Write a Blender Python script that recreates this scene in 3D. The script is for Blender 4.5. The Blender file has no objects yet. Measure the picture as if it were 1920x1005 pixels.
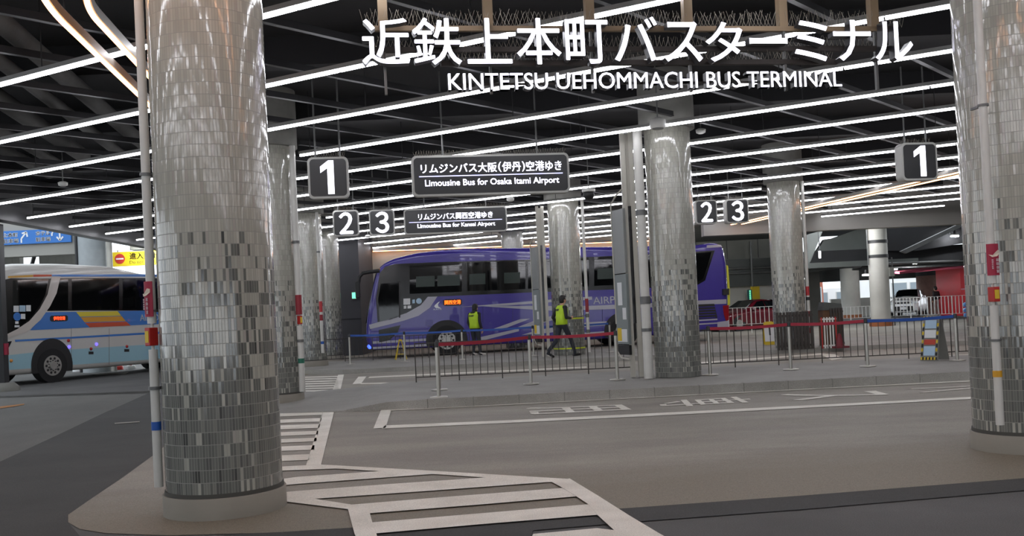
import bpy, bmesh, math, random
import numpy as np
from mathutils import Vector, Matrix
random.seed(7)
SC = bpy.context.scene
COL = SC.collection

# ------------------------------------------------------------------ camera
F, CX, CY, HC = 1780.0, 960.0, 567.0, 1.4          # focal length and principal point in pixels of the 1920x1005 frame
TH = math.asin(0.047); PI = math.pi
PIT = math.atan(25.0 / F)
FW = np.array([0, math.cos(PIT), math.sin(PIT)])
U0 = np.array([0, -math.sin(PIT), math.cos(PIT)])
R0 = np.array([1.0, 0, 0])
RR = math.cos(TH) * R0 - math.sin(TH) * U0
UU = math.cos(TH) * U0 + math.sin(TH) * R0
CAM = np.array([0, 0, HC])
cam = bpy.data.cameras.new('camera'); camo = bpy.data.objects.new('camera', cam); COL.objects.link(camo)
cam.sensor_width = 36.0; cam.lens = 36.0 * F / 1920.0
cam.shift_y = (CY - 502.5) / 1920.0; cam.clip_end = 400
camo.matrix_world = Matrix(((RR[0], UU[0], -FW[0], 0), (RR[1], UU[1], -FW[1], 0), (RR[2], UU[2], -FW[2], HC), (0, 0, 0, 1)))
SC.camera = camo

# ------------------------------------------------------------------ world, daylight, exposure
W = bpy.data.worlds.new('world'); SC.world = W; W.use_nodes = True
bg = W.node_tree.nodes['Background']; bg.inputs[0].default_value = (0.86, 0.93, 1.0, 1); bg.inputs[1].default_value = 2.0
SC.view_settings.view_transform = 'Standard'; SC.view_settings.look = 'None'
SC.view_settings.exposure = 0.0; SC.view_settings.gamma = 1.0; SC.view_settings.use_curve_mapping = False
STRIP_E, WARM_E, SIGN_E = 16.0, 8.5, 1.8

# ------------------------------------------------------------------ measuring the photograph
def ray(px, py):
    d = FW + RR * (px - CX) / F + UU * (CY - py) / F
    return d / d[1]
def atz(px, py, z=0.0):
    d = ray(px, py); return CAM + d * ((z - HC) / d[2])
def aty(px, py, y): return CAM + ray(px, py) * y
def gz(y): return max(0.0, y - 18.0) * 0.007             # the far lanes rise a little
def ground(px, py, lift=0.0):
    p = atz(px, py, lift)
    for _ in range(12): p = atz(px, py, gz(p[1]) + lift)
    return p
class Plane:
    """vertical plane through P along heading a: pixel -> (s along, z)"""
    def __init__(s, P, a): s.P = np.array(P[:2], float); s.d = np.array([math.cos(a), math.sin(a)]); s.n = np.array([-math.sin(a), math.cos(a)]); s.a = a
    def __call__(s, px, py):
        r = ray(px, py); t = ((s.P - CAM[:2]) @ s.n) / (r[:2] @ s.n); q = CAM + r * t
        return float((q[:2] - s.P) @ s.d), float(q[2])

# ------------------------------------------------------------------ materials
def lin(h):
    if isinstance(h, str):
        c = [int(h[i:i + 2], 16) / 255 for i in (1, 3, 5)]
    else: c = h
    return tuple((x / 12.92 if x <= 0.04045 else ((x + 0.055) / 1.055) ** 2.4) for x in c)
MATS = {}
def mat(name, col, rough=0.5, metal=0.0, var=0.0, vscale=6.0, bump=0.0, coat=0.0, emit=0.0, spec=0.5, stretch=None):
    if name in MATS: return MATS[name]
    m = bpy.data.materials.new(name); m.use_nodes = True; MATS[name] = m
    nt = m.node_tree; b = nt.nodes['Principled BSDF']; c = lin(col)
    b.inputs['Base Color'].default_value = (*c, 1); b.inputs['Roughness'].default_value = rough
    b.inputs['Metallic'].default_value = metal; b.inputs['Coat Weight'].default_value = coat
    b.inputs['Specular IOR Level'].default_value = spec
    if emit:
        b.inputs['Emission Color'].default_value = (*c, 1); b.inputs['Emission Strength'].default_value = emit
    tc = nt.nodes.new('ShaderNodeTexCoord'); n = nt.nodes.new('ShaderNodeTexNoise'); n.inputs['Scale'].default_value = vscale; n.inputs['Detail'].default_value = 6
    src = tc.outputs['Object']
    if stretch:
        mp = nt.nodes.new('ShaderNodeMapping'); mp.inputs['Scale'].default_value = stretch; nt.links.new(src, mp.inputs[0]); src = mp.outputs[0]
    nt.links.new(src, n.inputs['Vector'])
    if var and not emit:
        r = nt.nodes.new('ShaderNodeValToRGB')
        r.color_ramp.elements[0].position = 0.3; r.color_ramp.elements[1].position = 0.72
        r.color_ramp.elements[0].color = (*[x * (1 - var) for x in c], 1); r.color_ramp.elements[1].color = (*[min(1, x * (1 + var)) for x in c], 1)
        nt.links.new(n.outputs['Fac'], r.inputs[0]); nt.links.new(r.outputs[0], b.inputs['Base Color'])
    else:
        mr = nt.nodes.new('ShaderNodeMapRange'); mr.inputs[3].default_value = max(0.0, rough - 0.03); mr.inputs[4].default_value = min(1, rough + 0.03)
        nt.links.new(n.outputs['Fac'], mr.inputs[0]); nt.links.new(mr.outputs[0], b.inputs['Roughness'])
    if bump:
        bp = nt.nodes.new('ShaderNodeBump'); bp.inputs['Strength'].default_value = bump; bp.inputs['Distance'].default_value = 0.01
        n2 = nt.nodes.new('ShaderNodeTexNoise'); n2.inputs['Scale'].default_value = vscale * 14; nt.links.new(tc.outputs['Object'], n2.inputs['Vector'])
        nt.links.new(n2.outputs['Fac'], bp.inputs['Height']); nt.links.new(bp.outputs[0], b.inputs['Normal'])
    return m
def glow(name, col, e):
    return mat(name, col, rough=0.4, emit=e)

def ground_mat(name, col, col2, scale, fine=120.0, rough=0.75, specks=0.25, streak=(1, 1, 1), worn=None):
    """worn concrete or asphalt: broad stains, a fine aggregate and faint wheel streaks"""
    m = bpy.data.materials.new(name); m.use_nodes = True; MATS[name] = m
    nt = m.node_tree; L = nt.links.new; b = nt.nodes['Principled BSDF']
    tc = nt.nodes.new('ShaderNodeTexCoord'); mp = nt.nodes.new('ShaderNodeMapping'); mp.inputs['Scale'].default_value = streak
    L(tc.outputs['Object'], mp.inputs[0])
    n1 = nt.nodes.new('ShaderNodeTexNoise'); n1.inputs['Scale'].default_value = scale; n1.inputs['Detail'].default_value = 8; n1.inputs['Roughness'].default_value = 0.62
    n2 = nt.nodes.new('ShaderNodeTexNoise'); n2.inputs['Scale'].default_value = fine; n2.inputs['Detail'].default_value = 3
    L(mp.outputs[0], n1.inputs['Vector']); L(tc.outputs['Object'], n2.inputs['Vector'])
    r = nt.nodes.new('ShaderNodeValToRGB'); r.color_ramp.elements[0].position = 0.36; r.color_ramp.elements[1].position = 0.66
    r.color_ramp.elements[0].color = (*lin(col2), 1); r.color_ramp.elements[1].color = (*lin(col), 1)
    L(n1.outputs['Fac'], r.inputs[0]); base = r.outputs[0]
    if worn:                                     # a browner, traffic-worn strip along one edge of the paving
        sx = nt.nodes.new('ShaderNodeSeparateXYZ'); L(tc.outputs['Object'], sx.inputs[0])
        ma = nt.nodes.new('ShaderNodeMath'); ma.operation = 'MULTIPLY_ADD'; L(n1.outputs['Fac'], ma.inputs[0]); ma.inputs[1].default_value = 2.2; L(sx.outputs[1], ma.inputs[2])
        mb_ = nt.nodes.new('ShaderNodeMath'); mb_.operation = 'MULTIPLY_ADD'; L(sx.outputs[0], mb_.inputs[0]); mb_.inputs[1].default_value = -.16; L(ma.outputs[0], mb_.inputs[2])
        mp2 = nt.nodes.new('ShaderNodeMapRange'); mp2.inputs[1].default_value = worn[0]; mp2.inputs[2].default_value = worn[1]; mp2.inputs[3].default_value = 1; mp2.inputs[4].default_value = 0; L(mb_.outputs[0], mp2.inputs[0])
        mw = nt.nodes.new('ShaderNodeMix'); mw.data_type = 'RGBA'; L(mp2.outputs[0], mw.inputs[0]); L(base, mw.inputs[6]); mw.inputs[7].default_value = (*lin(worn[2]), 1); base = mw.outputs[2]
    mr = nt.nodes.new('ShaderNodeMapRange'); mr.inputs[1].default_value = 0.3; mr.inputs[2].default_value = 0.7; mr.inputs[3].default_value = 1 - specks; mr.inputs[4].default_value = 1 + specks
    L(n2.outputs['Fac'], mr.inputs[0])
    mx = nt.nodes.new('ShaderNodeMix'); mx.data_type = 'RGBA'; mx.blend_type = 'MULTIPLY'; mx.inputs[0].default_value = 1
    L(base, mx.inputs[6]); L(mr.outputs[0], mx.inputs[7]); L(mx.outputs[2], b.inputs['Base Color'])
    b.inputs['Roughness'].default_value = rough; b.inputs['Specular IOR Level'].default_value = 0.35
    bp = nt.nodes.new('ShaderNodeBump'); bp.inputs['Strength'].default_value = 0.25; bp.inputs['Distance'].default_value = 0.004
    L(n2.outputs['Fac'], bp.inputs['Height']); L(bp.outputs[0], b.inputs['Normal'])
    return m

def tile_mat(name, N, rowh, z_light, z_dark, seed):
    """glazed mosaic: N slim tiles round the shaft, straight rows; pale above, mixed in a middle belt, mostly slate below"""
    m = bpy.data.materials.new(name); m.use_nodes = True; MATS[name] = m
    nt = m.node_tree; L = nt.links.new; b = nt.nodes['Principled BSDF']
    def M(op, a, c=None, clamp=False):
        n = nt.nodes.new('ShaderNodeMath'); n.operation = op; n.use_clamp = clamp
        for i, v in enumerate((a, c)):
            if v is None: continue
            if isinstance(v, (int, float)): n.inputs[i].default_value = v
            else: L(v, n.inputs[i])
        return n.outputs[0]
    tc = nt.nodes.new('ShaderNodeTexCoord'); sp = nt.nodes.new('ShaderNodeSeparateXYZ'); L(tc.outputs['Object'], sp.inputs[0])
    ang = M('ARCTAN2', sp.outputs[1], sp.outputs[0])
    u = M('MULTIPLY', M('ADD', M('DIVIDE', ang, 2 * PI), 0.5), N)
    v = M('DIVIDE', sp.outputs[2], rowh)
    iu, iv = M('FLOOR', u), M('FLOOR', v); fu, fv = M('FRACT', u), M('FRACT', v)
    def wn(a, c, s):
        cb = nt.nodes.new('ShaderNodeCombineXYZ'); L(a, cb.inputs[0]); L(c, cb.inputs[1]); cb.inputs[2].default_value = s
        w = nt.nodes.new('ShaderNodeTexWhiteNoise'); w.noise_dimensions = '3D'; L(cb.outputs[0], w.inputs['Vector']); return w
    w1 = wn(iu, iv, seed); w2 = wn(M('FLOOR', M('DIVIDE', u, 3.0)), iv, seed + 5.5); w3 = wn(iu, iv, seed + 9.2)
    # share of dark tiles by height of the row
    zc = M('MULTIPLY', iv, rowh)
    t = M('DIVIDE', M('SUBTRACT', zc, z_dark), z_light - z_dark)
    pr = nt.nodes.new('ShaderNodeValToRGB'); pr.color_ramp.interpolation = 'CONSTANT'
    els = pr.color_ramp.elements; els[0].position = 0; els[0].color = (.9,) * 3 + (1,); els[1].position = 0.001; els[1].color = (.56,) * 3 + (1,)
    for p, c in ((.35, .46), (.6, .3), (.78, .14), (.9, .05), (.995, 0.0)):
        e = els.new(p); e.color = (c, c, c, 1)
    L(M('MAXIMUM', t, 0.0, True), pr.inputs[0])
    pick = M('ADD', M('MULTIPLY', w1.outputs['Value'], 0.55), M('MULTIPLY', w2.outputs['Value'], 0.45))
    pick = M('ADD', M('MULTIPLY', M('SUBTRACT', pick, 0.5), 1.45), 0.5)
    dark = M('MULTIPLY', M('LESS_THAN', pick, pr.outputs[0]), M('LESS_THAN', t, 0.99))
    rl = nt.nodes.new('ShaderNodeValToRGB'); rl.color_ramp.interpolation = 'CONSTANT'
    E = rl.color_ramp.elements; E[0].color = (*lin('#aaa99e'), 1); E[1].position = .4; E[1].color = (*lin('#b1afa4'), 1)
    for p, c in ((.68, '#a3a298'), (.82, '#b8b6ab'), (.94, '#a9a49c')): e = E.new(p); e.color = (*lin(c), 1)
    L(w3.outputs['Value'], rl.inputs[0])
    rd = nt.nodes.new('ShaderNodeValToRGB'); rd.color_ramp.interpolation = 'CONSTANT'
    E = rd.color_ramp.elements; E[0].color = (*lin('#6a6c67'), 1); E[1].position = .5; E[1].color = (*lin('#747570'), 1)
    for p, c in ((.75, '#5f605d'), (.9, '#82827b'), (.97, '#4c4d4b')): e = E.new(p); e.color = (*lin(c), 1)
    L(w3.outputs['Value'], rd.inputs[0])
    mx = nt.nodes.new('ShaderNodeMix'); mx.data_type = 'RGBA'; L(dark, mx.inputs[0]); L(rl.outputs[0], mx.inputs[6]); L(rd.outputs[0], mx.inputs[7])
    # grout
    gu = M('MINIMUM', fu, M('SUBTRACT', 1.0, fu)); gv = M('MINIMUM', fv, M('SUBTRACT', 1.0, fv))
    g = M('MAXIMUM', M('LESS_THAN', gu, 0.07), M('LESS_THAN', gv, 0.026))
    mg = nt.nodes.new('ShaderNodeMix'); mg.data_type = 'RGBA'; L(g, mg.inputs[0]); L(mx.outputs[2], mg.inputs[6])
    mg.inputs[7].default_value = (*lin('#8a8a82'), 1)
    L(mg.outputs[2], b.inputs['Base Color'])
    rg = M('ADD', 0.09, M('MULTIPLY', g, 0.5)); L(rg, b.inputs['Roughness'])
    b.inputs['Specular IOR Level'].default_value = 0.85
    # each tile sits slightly askew, grout is sunk
    geo = nt.nodes.new('ShaderNodeNewGeometry')
    vs = nt.nodes.new('ShaderNodeVectorMath'); vs.operation = 'SUBTRACT'; L(w1.outputs['Color'], vs.inputs[0]); vs.inputs[1].default_value = (.5, .5, .5)
    sc = nt.nodes.new('ShaderNodeVectorMath'); sc.operation = 'SCALE'; L(vs.outputs[0], sc.inputs[0]); sc.inputs['Scale'].default_value = 0.035
    ad = nt.nodes.new('ShaderNodeVectorMath'); ad.operation = 'ADD'; L(geo.outputs['Normal'], ad.inputs[0]); L(sc.outputs[0], ad.inputs[1])
    nm = nt.nodes.new('ShaderNodeVectorMath'); nm.operation = 'NORMALIZE'; L(ad.outputs[0], nm.inputs[0])
    bp = nt.nodes.new('ShaderNodeBump'); bp.inputs['Strength'].default_value = 0.5; bp.inputs['Distance'].default_value = 0.002
    L(M('SUBTRACT', 1.0, g), bp.inputs['Height']); L(nm.outputs[0], bp.inputs['Normal']); L(bp.outputs[0], b.inputs['Normal'])
    return m

# ------------------------------------------------------------------ mesh building
def frame(a, b):
    d = (Vector(b) - Vector(a)).normalized()
    up = Vector((0, 0, 1)) if abs(d.z) < 0.95 else Vector((1, 0, 0))
    x = d.cross(up).normalized(); y = x.cross(d).normalized()
    return d, x, y
class MB:
    def __init__(s): s.v = []; s.f = []; s.m = []; s.sm = []
    def add(s, vs, fs, mi=0, smooth=False):
        o = len(s.v); s.v += [tuple(map(float, p)) for p in vs]; s.f += [tuple(i + o for i in f) for f in fs]
        s.m += [mi] * len(fs); s.sm += [smooth] * len(fs); return s
    def box(s, lo, hi, mi=0):
        (a, b, c), (d, e, f) = lo, hi
        return s.add([(a, b, c), (d, b, c), (d, e, c), (a, e, c), (a, b, f), (d, b, f), (d, e, f), (a, e, f)],
                     [(3, 2, 1, 0), (4, 5, 6, 7), (0, 1, 5, 4), (1, 2, 6, 5), (2, 3, 7, 6), (3, 0, 4, 7)], mi)
    def bar(s, a, b, w, h, mi=0):
        d, x, y = frame(a, b); A, B = Vector(a), Vector(b)
        q = [(-w / 2, -h / 2), (w / 2, -h / 2), (w / 2, h / 2), (-w / 2, h / 2)]
        return s.add([A + x * i + y * j for i, j in q] + [B + x * i + y * j for i, j in q],
                     [(3, 2, 1, 0), (4, 5, 6, 7), (0, 1, 5, 4), (1, 2, 6, 5), (2, 3, 7, 6), (3, 0, 4, 7)], mi)
    def cyl(s, a, b, r, n=16, r2=None, mi=0, cap=True):
        r2 = r if r2 is None else r2; d, x, y = frame(a, b); A, B = Vector(a), Vector(b)
        c = [(math.cos(2 * PI * i / n), math.sin(2 * PI * i / n)) for i in range(n)]
        vs = [A + (x * p + y * q) * r for p, q in c] + [B + (x * p + y * q) * r2 for p, q in c]
        s.add(vs, [(i, (i + 1) % n, n + (i + 1) % n, n + i) for i in range(n)], mi, True)
        if cap: s.add(vs[:n], [tuple(range(n))[::-1]], mi); s.add(vs[n:], [tuple(range(n))], mi)
        return s
    def lathe(s, prof, n=32, c=(0, 0), mi=0):
        k = len(prof); vs = [(c[0] + r * math.cos(2 * PI * i / n), c[1] + r * math.sin(2 * PI * i / n), z) for r, z in prof for i in range(n)]
        fs = [(j * n + i, j * n + (i + 1) % n, (j + 1) * n + (i + 1) % n, (j + 1) * n + i) for j in range(k - 1) for i in range(n)]
        s.add(vs, fs, mi, True)
        s.add(vs[:n], [tuple(range(n))[::-1]], mi); s.add(vs[-n:], [tuple(range(n))], mi); return s
    def tube(s, pts, r, n=10, mi=0):
        P = [Vector(p) for p in pts]; rs = r if isinstance(r, (list, tuple)) else [r] * len(P); vs = []; x = None
        for i, p in enumerate(P):
            d = ((P[min(i + 1, len(P) - 1)] - P[max(i - 1, 0)])).normalized()
            if x is None: _, x, _ = frame((0, 0, 0), d)
            x = (x - d * x.dot(d)).normalized(); y = d.cross(x)
            vs += [p + (x * math.cos(2 * PI * k / n) + y * math.sin(2 * PI * k / n)) * rs[i] for k in range(n)]
        s.add(vs, [(j * n + k, j * n + (k + 1) % n, (j + 1) * n + (k + 1) % n, (j + 1) * n + k) for j in range(len(P) - 1) for k in range(n)], mi, True)
        s.add(vs[:n], [tuple(range(n))[::-1]], mi); s.add(vs[-n:], [tuple(range(n))], mi); return s
    def prism(s, poly, n, t, mi=0):
        """polygon of 3D points pushed t along n (both faces)"""
        N = Vector(n) * t; k = len(poly); A = [Vector(p) for p in poly]
        return s.add(A + [p + N for p in A], [tuple(range(k))[::-1], tuple(range(k, 2 * k))] + [(i, (i + 1) % k, k + (i + 1) % k, k + i) for i in range(k)], mi)
    def ball(s, c, r, n=14, mi=0, sc=(1, 1, 1)):
        k = n // 2; vs = [(c[0], c[1], c[2] - r * sc[2])]; fs = []
        for j in range(1, k):
            t = PI * j / k
            vs += [(c[0] + r * sc[0] * math.sin(t) * math.cos(2 * PI * i / n), c[1] + r * sc[1] * math.sin(t) * math.sin(2 * PI * i / n), c[2] - r * sc[2] * math.cos(t)) for i in range(n)]
        vs.append((c[0], c[1], c[2] + r * sc[2])); e = len(vs) - 1
        for i in range(n):
            fs.append((0, 1 + (i + 1) % n, 1 + i)); fs.append((e, e - n + i, e - n + (i + 1) % n))
            for j in range(k - 2): a = 1 + j * n; fs.append((a + i, a + (i + 1) % n, a + n + (i + 1) % n, a + n + i))
        return s.add(vs, fs, mi, True)
    def build(s, name, mats, parent=None, bevel=0.0, fix=True):
        me = bpy.data.meshes.new(name); me.from_pydata(s.v, [], s.f)
        for m in (mats if isinstance(mats, (list, tuple)) else [mats]): me.materials.append(m)
        me.polygons.foreach_set('material_index', s.m); me.polygons.foreach_set('use_smooth', s.sm); me.update()
        if fix:
            bm = bmesh.new(); bm.from_mesh(me); bmesh.ops.recalc_face_normals(bm, faces=bm.faces); bm.to_mesh(me); bm.free()
        o = bpy.data.objects.new(name, me); COL.objects.link(o)
        if parent is not None: o.parent = parent
        if bevel:
            b = o.modifiers.new('bevel', 'BEVEL'); b.width = bevel; b.segments = 2; b.limit_method = 'ANGLE'
        return o
def tag(o, label=None, cat=None, group=None, kind=None):
    for k, v in (('label', label), ('category', cat), ('group', group), ('kind', kind)):
        if v: o[k] = v
    return o
def thing(name, label, cat, loc=(0, 0, 0), rz=0.0, group=None):
    o = bpy.data.objects.new(name, None); COL.objects.link(o); o.empty_display_size = 0.2
    o.location = tuple(map(float, loc)); o.rotation_euler = (0, 0, rz); return tag(o, label, cat, group)
def struct(o): o['kind'] = 'structure'; return o
def copy_tree(o, parent=None):
    c = o.copy(); COL.objects.link(c)
    if parent is not None: c.parent = parent
    for ch in [x for x in bpy.data.objects if x.parent == o]: copy_tree(ch, c)
    return c
def rounded(w, h, r, n=6, cx=0, cz=0):
    out = []
    for (sx, sz, a0) in ((1, 1, 0), (-1, 1, 90), (-1, -1, 180), (1, -1, 270)):
        for i in range(n + 1):
            a = math.radians(a0 + 90 * i / n); out.append((cx + sx * (w / 2 - r) + r * math.cos(a), cz + sz * (h / 2 - r) + r * math.sin(a)))
    return out
def inset(poly, d):
    """shrink a 2D outline (counter-clockwise) by d along averaged normals"""
    k = len(poly); out = []
    for i in range(k):
        p, q, r = np.array(poly[i - 1]), np.array(poly[i]), np.array(poly[(i + 1) % k])
        a = q - p; b = r - q; a = a / (np.linalg.norm(a) + 1e-9); b = b / (np.linalg.norm(b) + 1e-9)
        n = np.array([-a[1], a[0]]) + np.array([-b[1], b[0]]); l = np.linalg.norm(n); n = n / (l + 1e-9)
        c = max(0.35, l / 2); out.append(tuple(q + n * d / c))
    return out
def dense(poly, step):
    out = []
    for i, p in enumerate(poly):
        q = poly[(i + 1) % len(poly)]; n = max(1, int(math.dist(p, q) / step))
        out += [(p[0] + (q[0] - p[0]) * j / n, p[1] + (q[1] - p[1]) * j / n) for j in range(n)]
    return out
def smooth2(poly, it=2):
    for _ in range(it):
        k = len(poly); poly = [(0.25 * poly[i - 1][0] + 0.5 * poly[i][0] + 0.25 * poly[(i + 1) % k][0], 0.25 * poly[i - 1][1] + 0.5 * poly[i][1] + 0.25 * poly[(i + 1) % k][1]) for i in range(k)]
    return poly
def ccw(p):
    a = sum(p[i - 1][0] * p[i][1] - p[i][0] * p[i - 1][1] for i in range(len(p)))
    return p if a > 0 else p[::-1]

# ------------------------------------------------------------------ lettering
def glyphs(body, depth=0.0):
    """mesh data of a text line: verts (x right, y up, z to the reader) and faces"""
    c = bpy.data.curves.new('text', 'FONT'); c.body = body; c.extrude = depth; c.resolution_u = 3
    o = bpy.data.objects.new('text', c); COL.objects.link(o)
    dg = bpy.context.evaluated_depsgraph_get(); me = bpy.data.meshes.new_from_object(o.evaluated_get(dg))
    v = np.array([p.co[:] for p in me.vertices]).reshape(-1, 3); f = [tuple(p.vertices) for p in me.polygons]
    nz = [p.normal.z for p in me.polygons]
    bpy.data.objects.remove(o); bpy.data.curves.remove(c); bpy.data.meshes.remove(me); return v, f, nz
DIGIT1 = [(.30, 0), (.52, 0), (.52, 1), (.34, 1), (.06, .82), (.06, .63), (.30, .77)]
def lettering(name, body, parent, x0, x1, z0, z1, y, m, depth=0.004, bold=0.0, side=None, keep=False):
    """text filling the box x0..x1, z0..z1 on the plane y of its parent, read from -y; bold repeats the strokes a hair to each side"""
    if body == '1':
        v = np.array([(a, b, 0) for a, b in DIGIT1]); f = [tuple(range(7))]; nz = [1]
        k = 7; v = np.vstack([v + (0, 0, depth), v - (0, 0, depth)]); f = [tuple(range(k)), tuple(range(2 * k - 1, k - 1, -1))] + [(k + i, k + (i + 1) % k, (i + 1) % k, i) for i in range(k)]; nz = [1, -1] + [0] * k
    else: v, f, nz = glyphs(body, 0.001)
    lo, hi = v.min(0), v.max(0); sz = (z1 - z0) / (hi[1] - lo[1]); sx = sz if keep or x1 is None else (x1 - x0 - 2 * bold) / (hi[0] - lo[0])
    mb = MB(); cut = 0.25
    for dx, dz in ([(0, 0)] if not bold else [(-bold, 0), (bold, 0), (0, bold * .7), (0, -bold * .7), (0, 0)]):
        V = [(x0 + bold + (p[0] - lo[0]) * sx + dx, y - (depth if p[2] > 0 else -depth), z0 + (p[1] - lo[1]) * sz + dz) for p in v]
        mb.add(V, f); mb.m[-len(f):] = [0 if n > cut else 1 for n in nz] if side else [0] * len(f)
    return mb.build(name, [m] + ([side] if side else []), parent, fix=False)

# ================================================================== the setting
M_TAN = ground_mat('tan_concrete_paving', '#9c978c', '#88827a', 0.55, rough=0.7, streak=(.6, 1.6, 1), worn=(8.6, 10.2, '#827a6c'))
M_ISL = ground_mat('island_paving', '#9b9994', '#8d8b86', 0.8, rough=0.75)
M_ASP = ground_mat('asphalt', '#616160', '#525251', 0.5, rough=0.85)
M_ASP2 = ground_mat('older_asphalt', '#71716d', '#62625f', 0.45, rough=0.85, streak=(1, .5, 1))
M_BLK = ground_mat('fresh_blacktop', '#484847', '#3f3f3e', 0.7, rough=0.85)
M_PAINT = ground_mat('road_paint', '#f0ece2', '#dbd6ca', 1.6, rough=0.7, specks=0.2)
M_PAINTW = ground_mat('worn_road_paint', '#a9a69c', '#95928a', 2.6, rough=0.7, specks=0.3)
M_YEL = ground_mat('yellow_paint', '#a89a3c', '#8c835a', 3.0, rough=0.7)
M_ORA = ground_mat('orange_paint', '#b0702c', '#95682f', 3.0, rough=0.7)
M_KERB = ground_mat('kerb_stone', '#a3a19b', '#8f8d87', 1.3, rough=0.8)
M_CEIL = mat('ceiling_paint', '#1b1b1d', 0.85, var=0.2, vscale=.7)
M_STEEL = mat('dark_steel', '#2c2c2e', 0.5, var=0.12, vscale=3)
M_GALV = mat('galvanised_channel', '#6a6b6a', 0.45, metal=.35, var=0.12, vscale=4)
M_DUCT = mat('duct_lagging', '#3c3b38', 0.8, var=.25, vscale=2, bump=.3)
M_FASC = mat('fascia_panel', '#9a9892', 0.7, var=.06, vscale=.6)
M_WALLB = mat('beige_wall_panel', '#b3aea2', 0.7, var=.05, vscale=.5)
M_DKW = mat('charcoal_wall_panel', '#46464a', 0.6, var=.08, vscale=.8)
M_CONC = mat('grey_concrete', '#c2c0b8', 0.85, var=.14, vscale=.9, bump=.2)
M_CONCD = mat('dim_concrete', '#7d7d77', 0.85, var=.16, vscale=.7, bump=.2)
M_RAMP = mat('ramp_cladding', '#4d514e', 0.6, var=.12, vscale=.8)
M_BLACK = mat('black_plastic', '#18181a', 0.45)
M_WHITE = mat('white_metal', '#d8d7d2', 0.4)

def on_ground(name, poly, m, lift, px=True):
    """flat paving or paint following the floor; poly in pixels of the photograph or in metres"""
    pts = [tuple(ground(*p)[:2]) for p in poly] if px else poly
    bm = bmesh.new(); vs = [bm.verts.new((x, y, 0)) for x, y in pts]; bm.faces.new(vs)
    bmesh.ops.bisect_plane(bm, geom=bm.verts[:] + bm.edges[:] + bm.faces[:], plane_co=(0, 18, 0), plane_no=(0, 1, 0))
    for v in bm.verts: v.co.z = gz(v.co.y) + lift
    bmesh.ops.triangulate(bm, faces=bm.faces)
    for f in bm.faces:
        f.normal_update()
        if f.normal.z < 0: f.normal_flip()
    me = bpy.data.meshes.new(name); bm.to_mesh(me); bm.free(); me.materials.append(m)
    o = bpy.data.objects.new(name, me); COL.objects.link(o); return struct(o)

# base ground, then the paving laid over it
on_ground('floor', [(-60, -14), (70, -14), (70, 120), (-60, 120)], M_ASP, 0.0, px=False)
g = lambda x, y: tuple(ground(x, y)[:2])
tan = [g(*p) for p in [(300, 845), (232, 895), (165, 940), (128, 966), (128, 980), (150, 993), (200, 1001), (320, 1005), (530, 999), (830, 980), (1150, 956), (1500, 931), (1920, 898)]]
tan += [(9.0, 7.8), (24, 9.8), (24, 46), (-8.5, 46), (-6.8, 22)]
on_ground('floor_paving', tan, M_TAN, 0.004, px=False)
strip = [g(*p) for p in [(420, 1004), (530, 999), (830, 980), (1150, 956), (1500, 931), (1920, 898)]] + [(9.0, 7.8), (24, 9.8), (24, 9.3), (9.0, 7.25)] + [g(*p) for p in [(1920, 921), (1500, 957), (1215, 978), (1000, 996)]] + [(.0, 5.6), (-1.6, 5.3)]
on_ground('floor_joint', strip, M_BLK, 0.006, px=False)
on_ground('asphalt_road', [g(0, 866), g(110, 815), g(200, 772), g(288, 733), g(300, 845), g(165, 940), g(128, 966), g(128, 980), (-2.3, 5.4), (-3, 3), (-6, 3), (-9, 6)], M_BLK, 0.002, px=False)
on_ground('old_asphalt_road', [g(0, 866), g(110, 815), g(200, 772), g(288, 733), (-5.6, 21), (-30, 26), (-40, 12), (-14, 9)], M_ASP2, 0.003, px=False)

# traffic island between the two lanes, ramped down at its left end
def slab(name, pts, zs, m, side=None, down=0.4):
    mb = MB(); k = len(pts)
    top = [(x, y, z) for (x, y), z in zip(pts, zs)]; bot = [(x, y, -down) for x, y in pts]
    mb.add(top + bot, [tuple(range(k)), tuple(range(2 * k - 1, k - 1, -1))], 0)
    mb.add(top + bot, [(i, (i + 1) % k, k + (i + 1) % k, k + i) for i in range(k)], 1)
    return struct(mb.build(name, [m, side or m]))
isl = [(-2.05, 15.02), (-1.4, 14.94), (8.0, 15.42), (20, 16.0), (20, 19.9), (-2.6, 19.5), (-3.1, 18.9)]
slab('island_pavement', isl, [.13, .15, .15, .15, .15, .15, .13], M_ISL, M_KERB)
slab('island_ramp_pavement', [(-5.2, 15.9), (-4.0, 15.3), (-2.75, 15.02), (-2.05, 15.02), (-3.1, 18.9), (-4.6, 19.3), (-5.4, 18.6)], [.012, .012, .03, .13, .13, .03, .012], M_ISL, M_KERB)
for i in range(12):                                          # joints between the kerb stones
    x = -1.4 + i * 0.72; y = 14.94 + (x + 1.4) * 0.0511
    struct(MB().box((x - .006, y - .004, 0), (x + .006, y + .12, .152)).build('kerb_joint', M_CONCD))
zf = lambda y: gz(y) + .12
slab('far_island_pavement', [(-7.2, 26.9), (-4.6, 25.4), (20, 25.2), (20, 30.6), (-6.4, 30.2), (-7.4, 29.0)], [zf(26.9), zf(25.4), zf(25.2), zf(30.6), zf(30.2), zf(29)], M_ISL, M_KERB)

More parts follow.
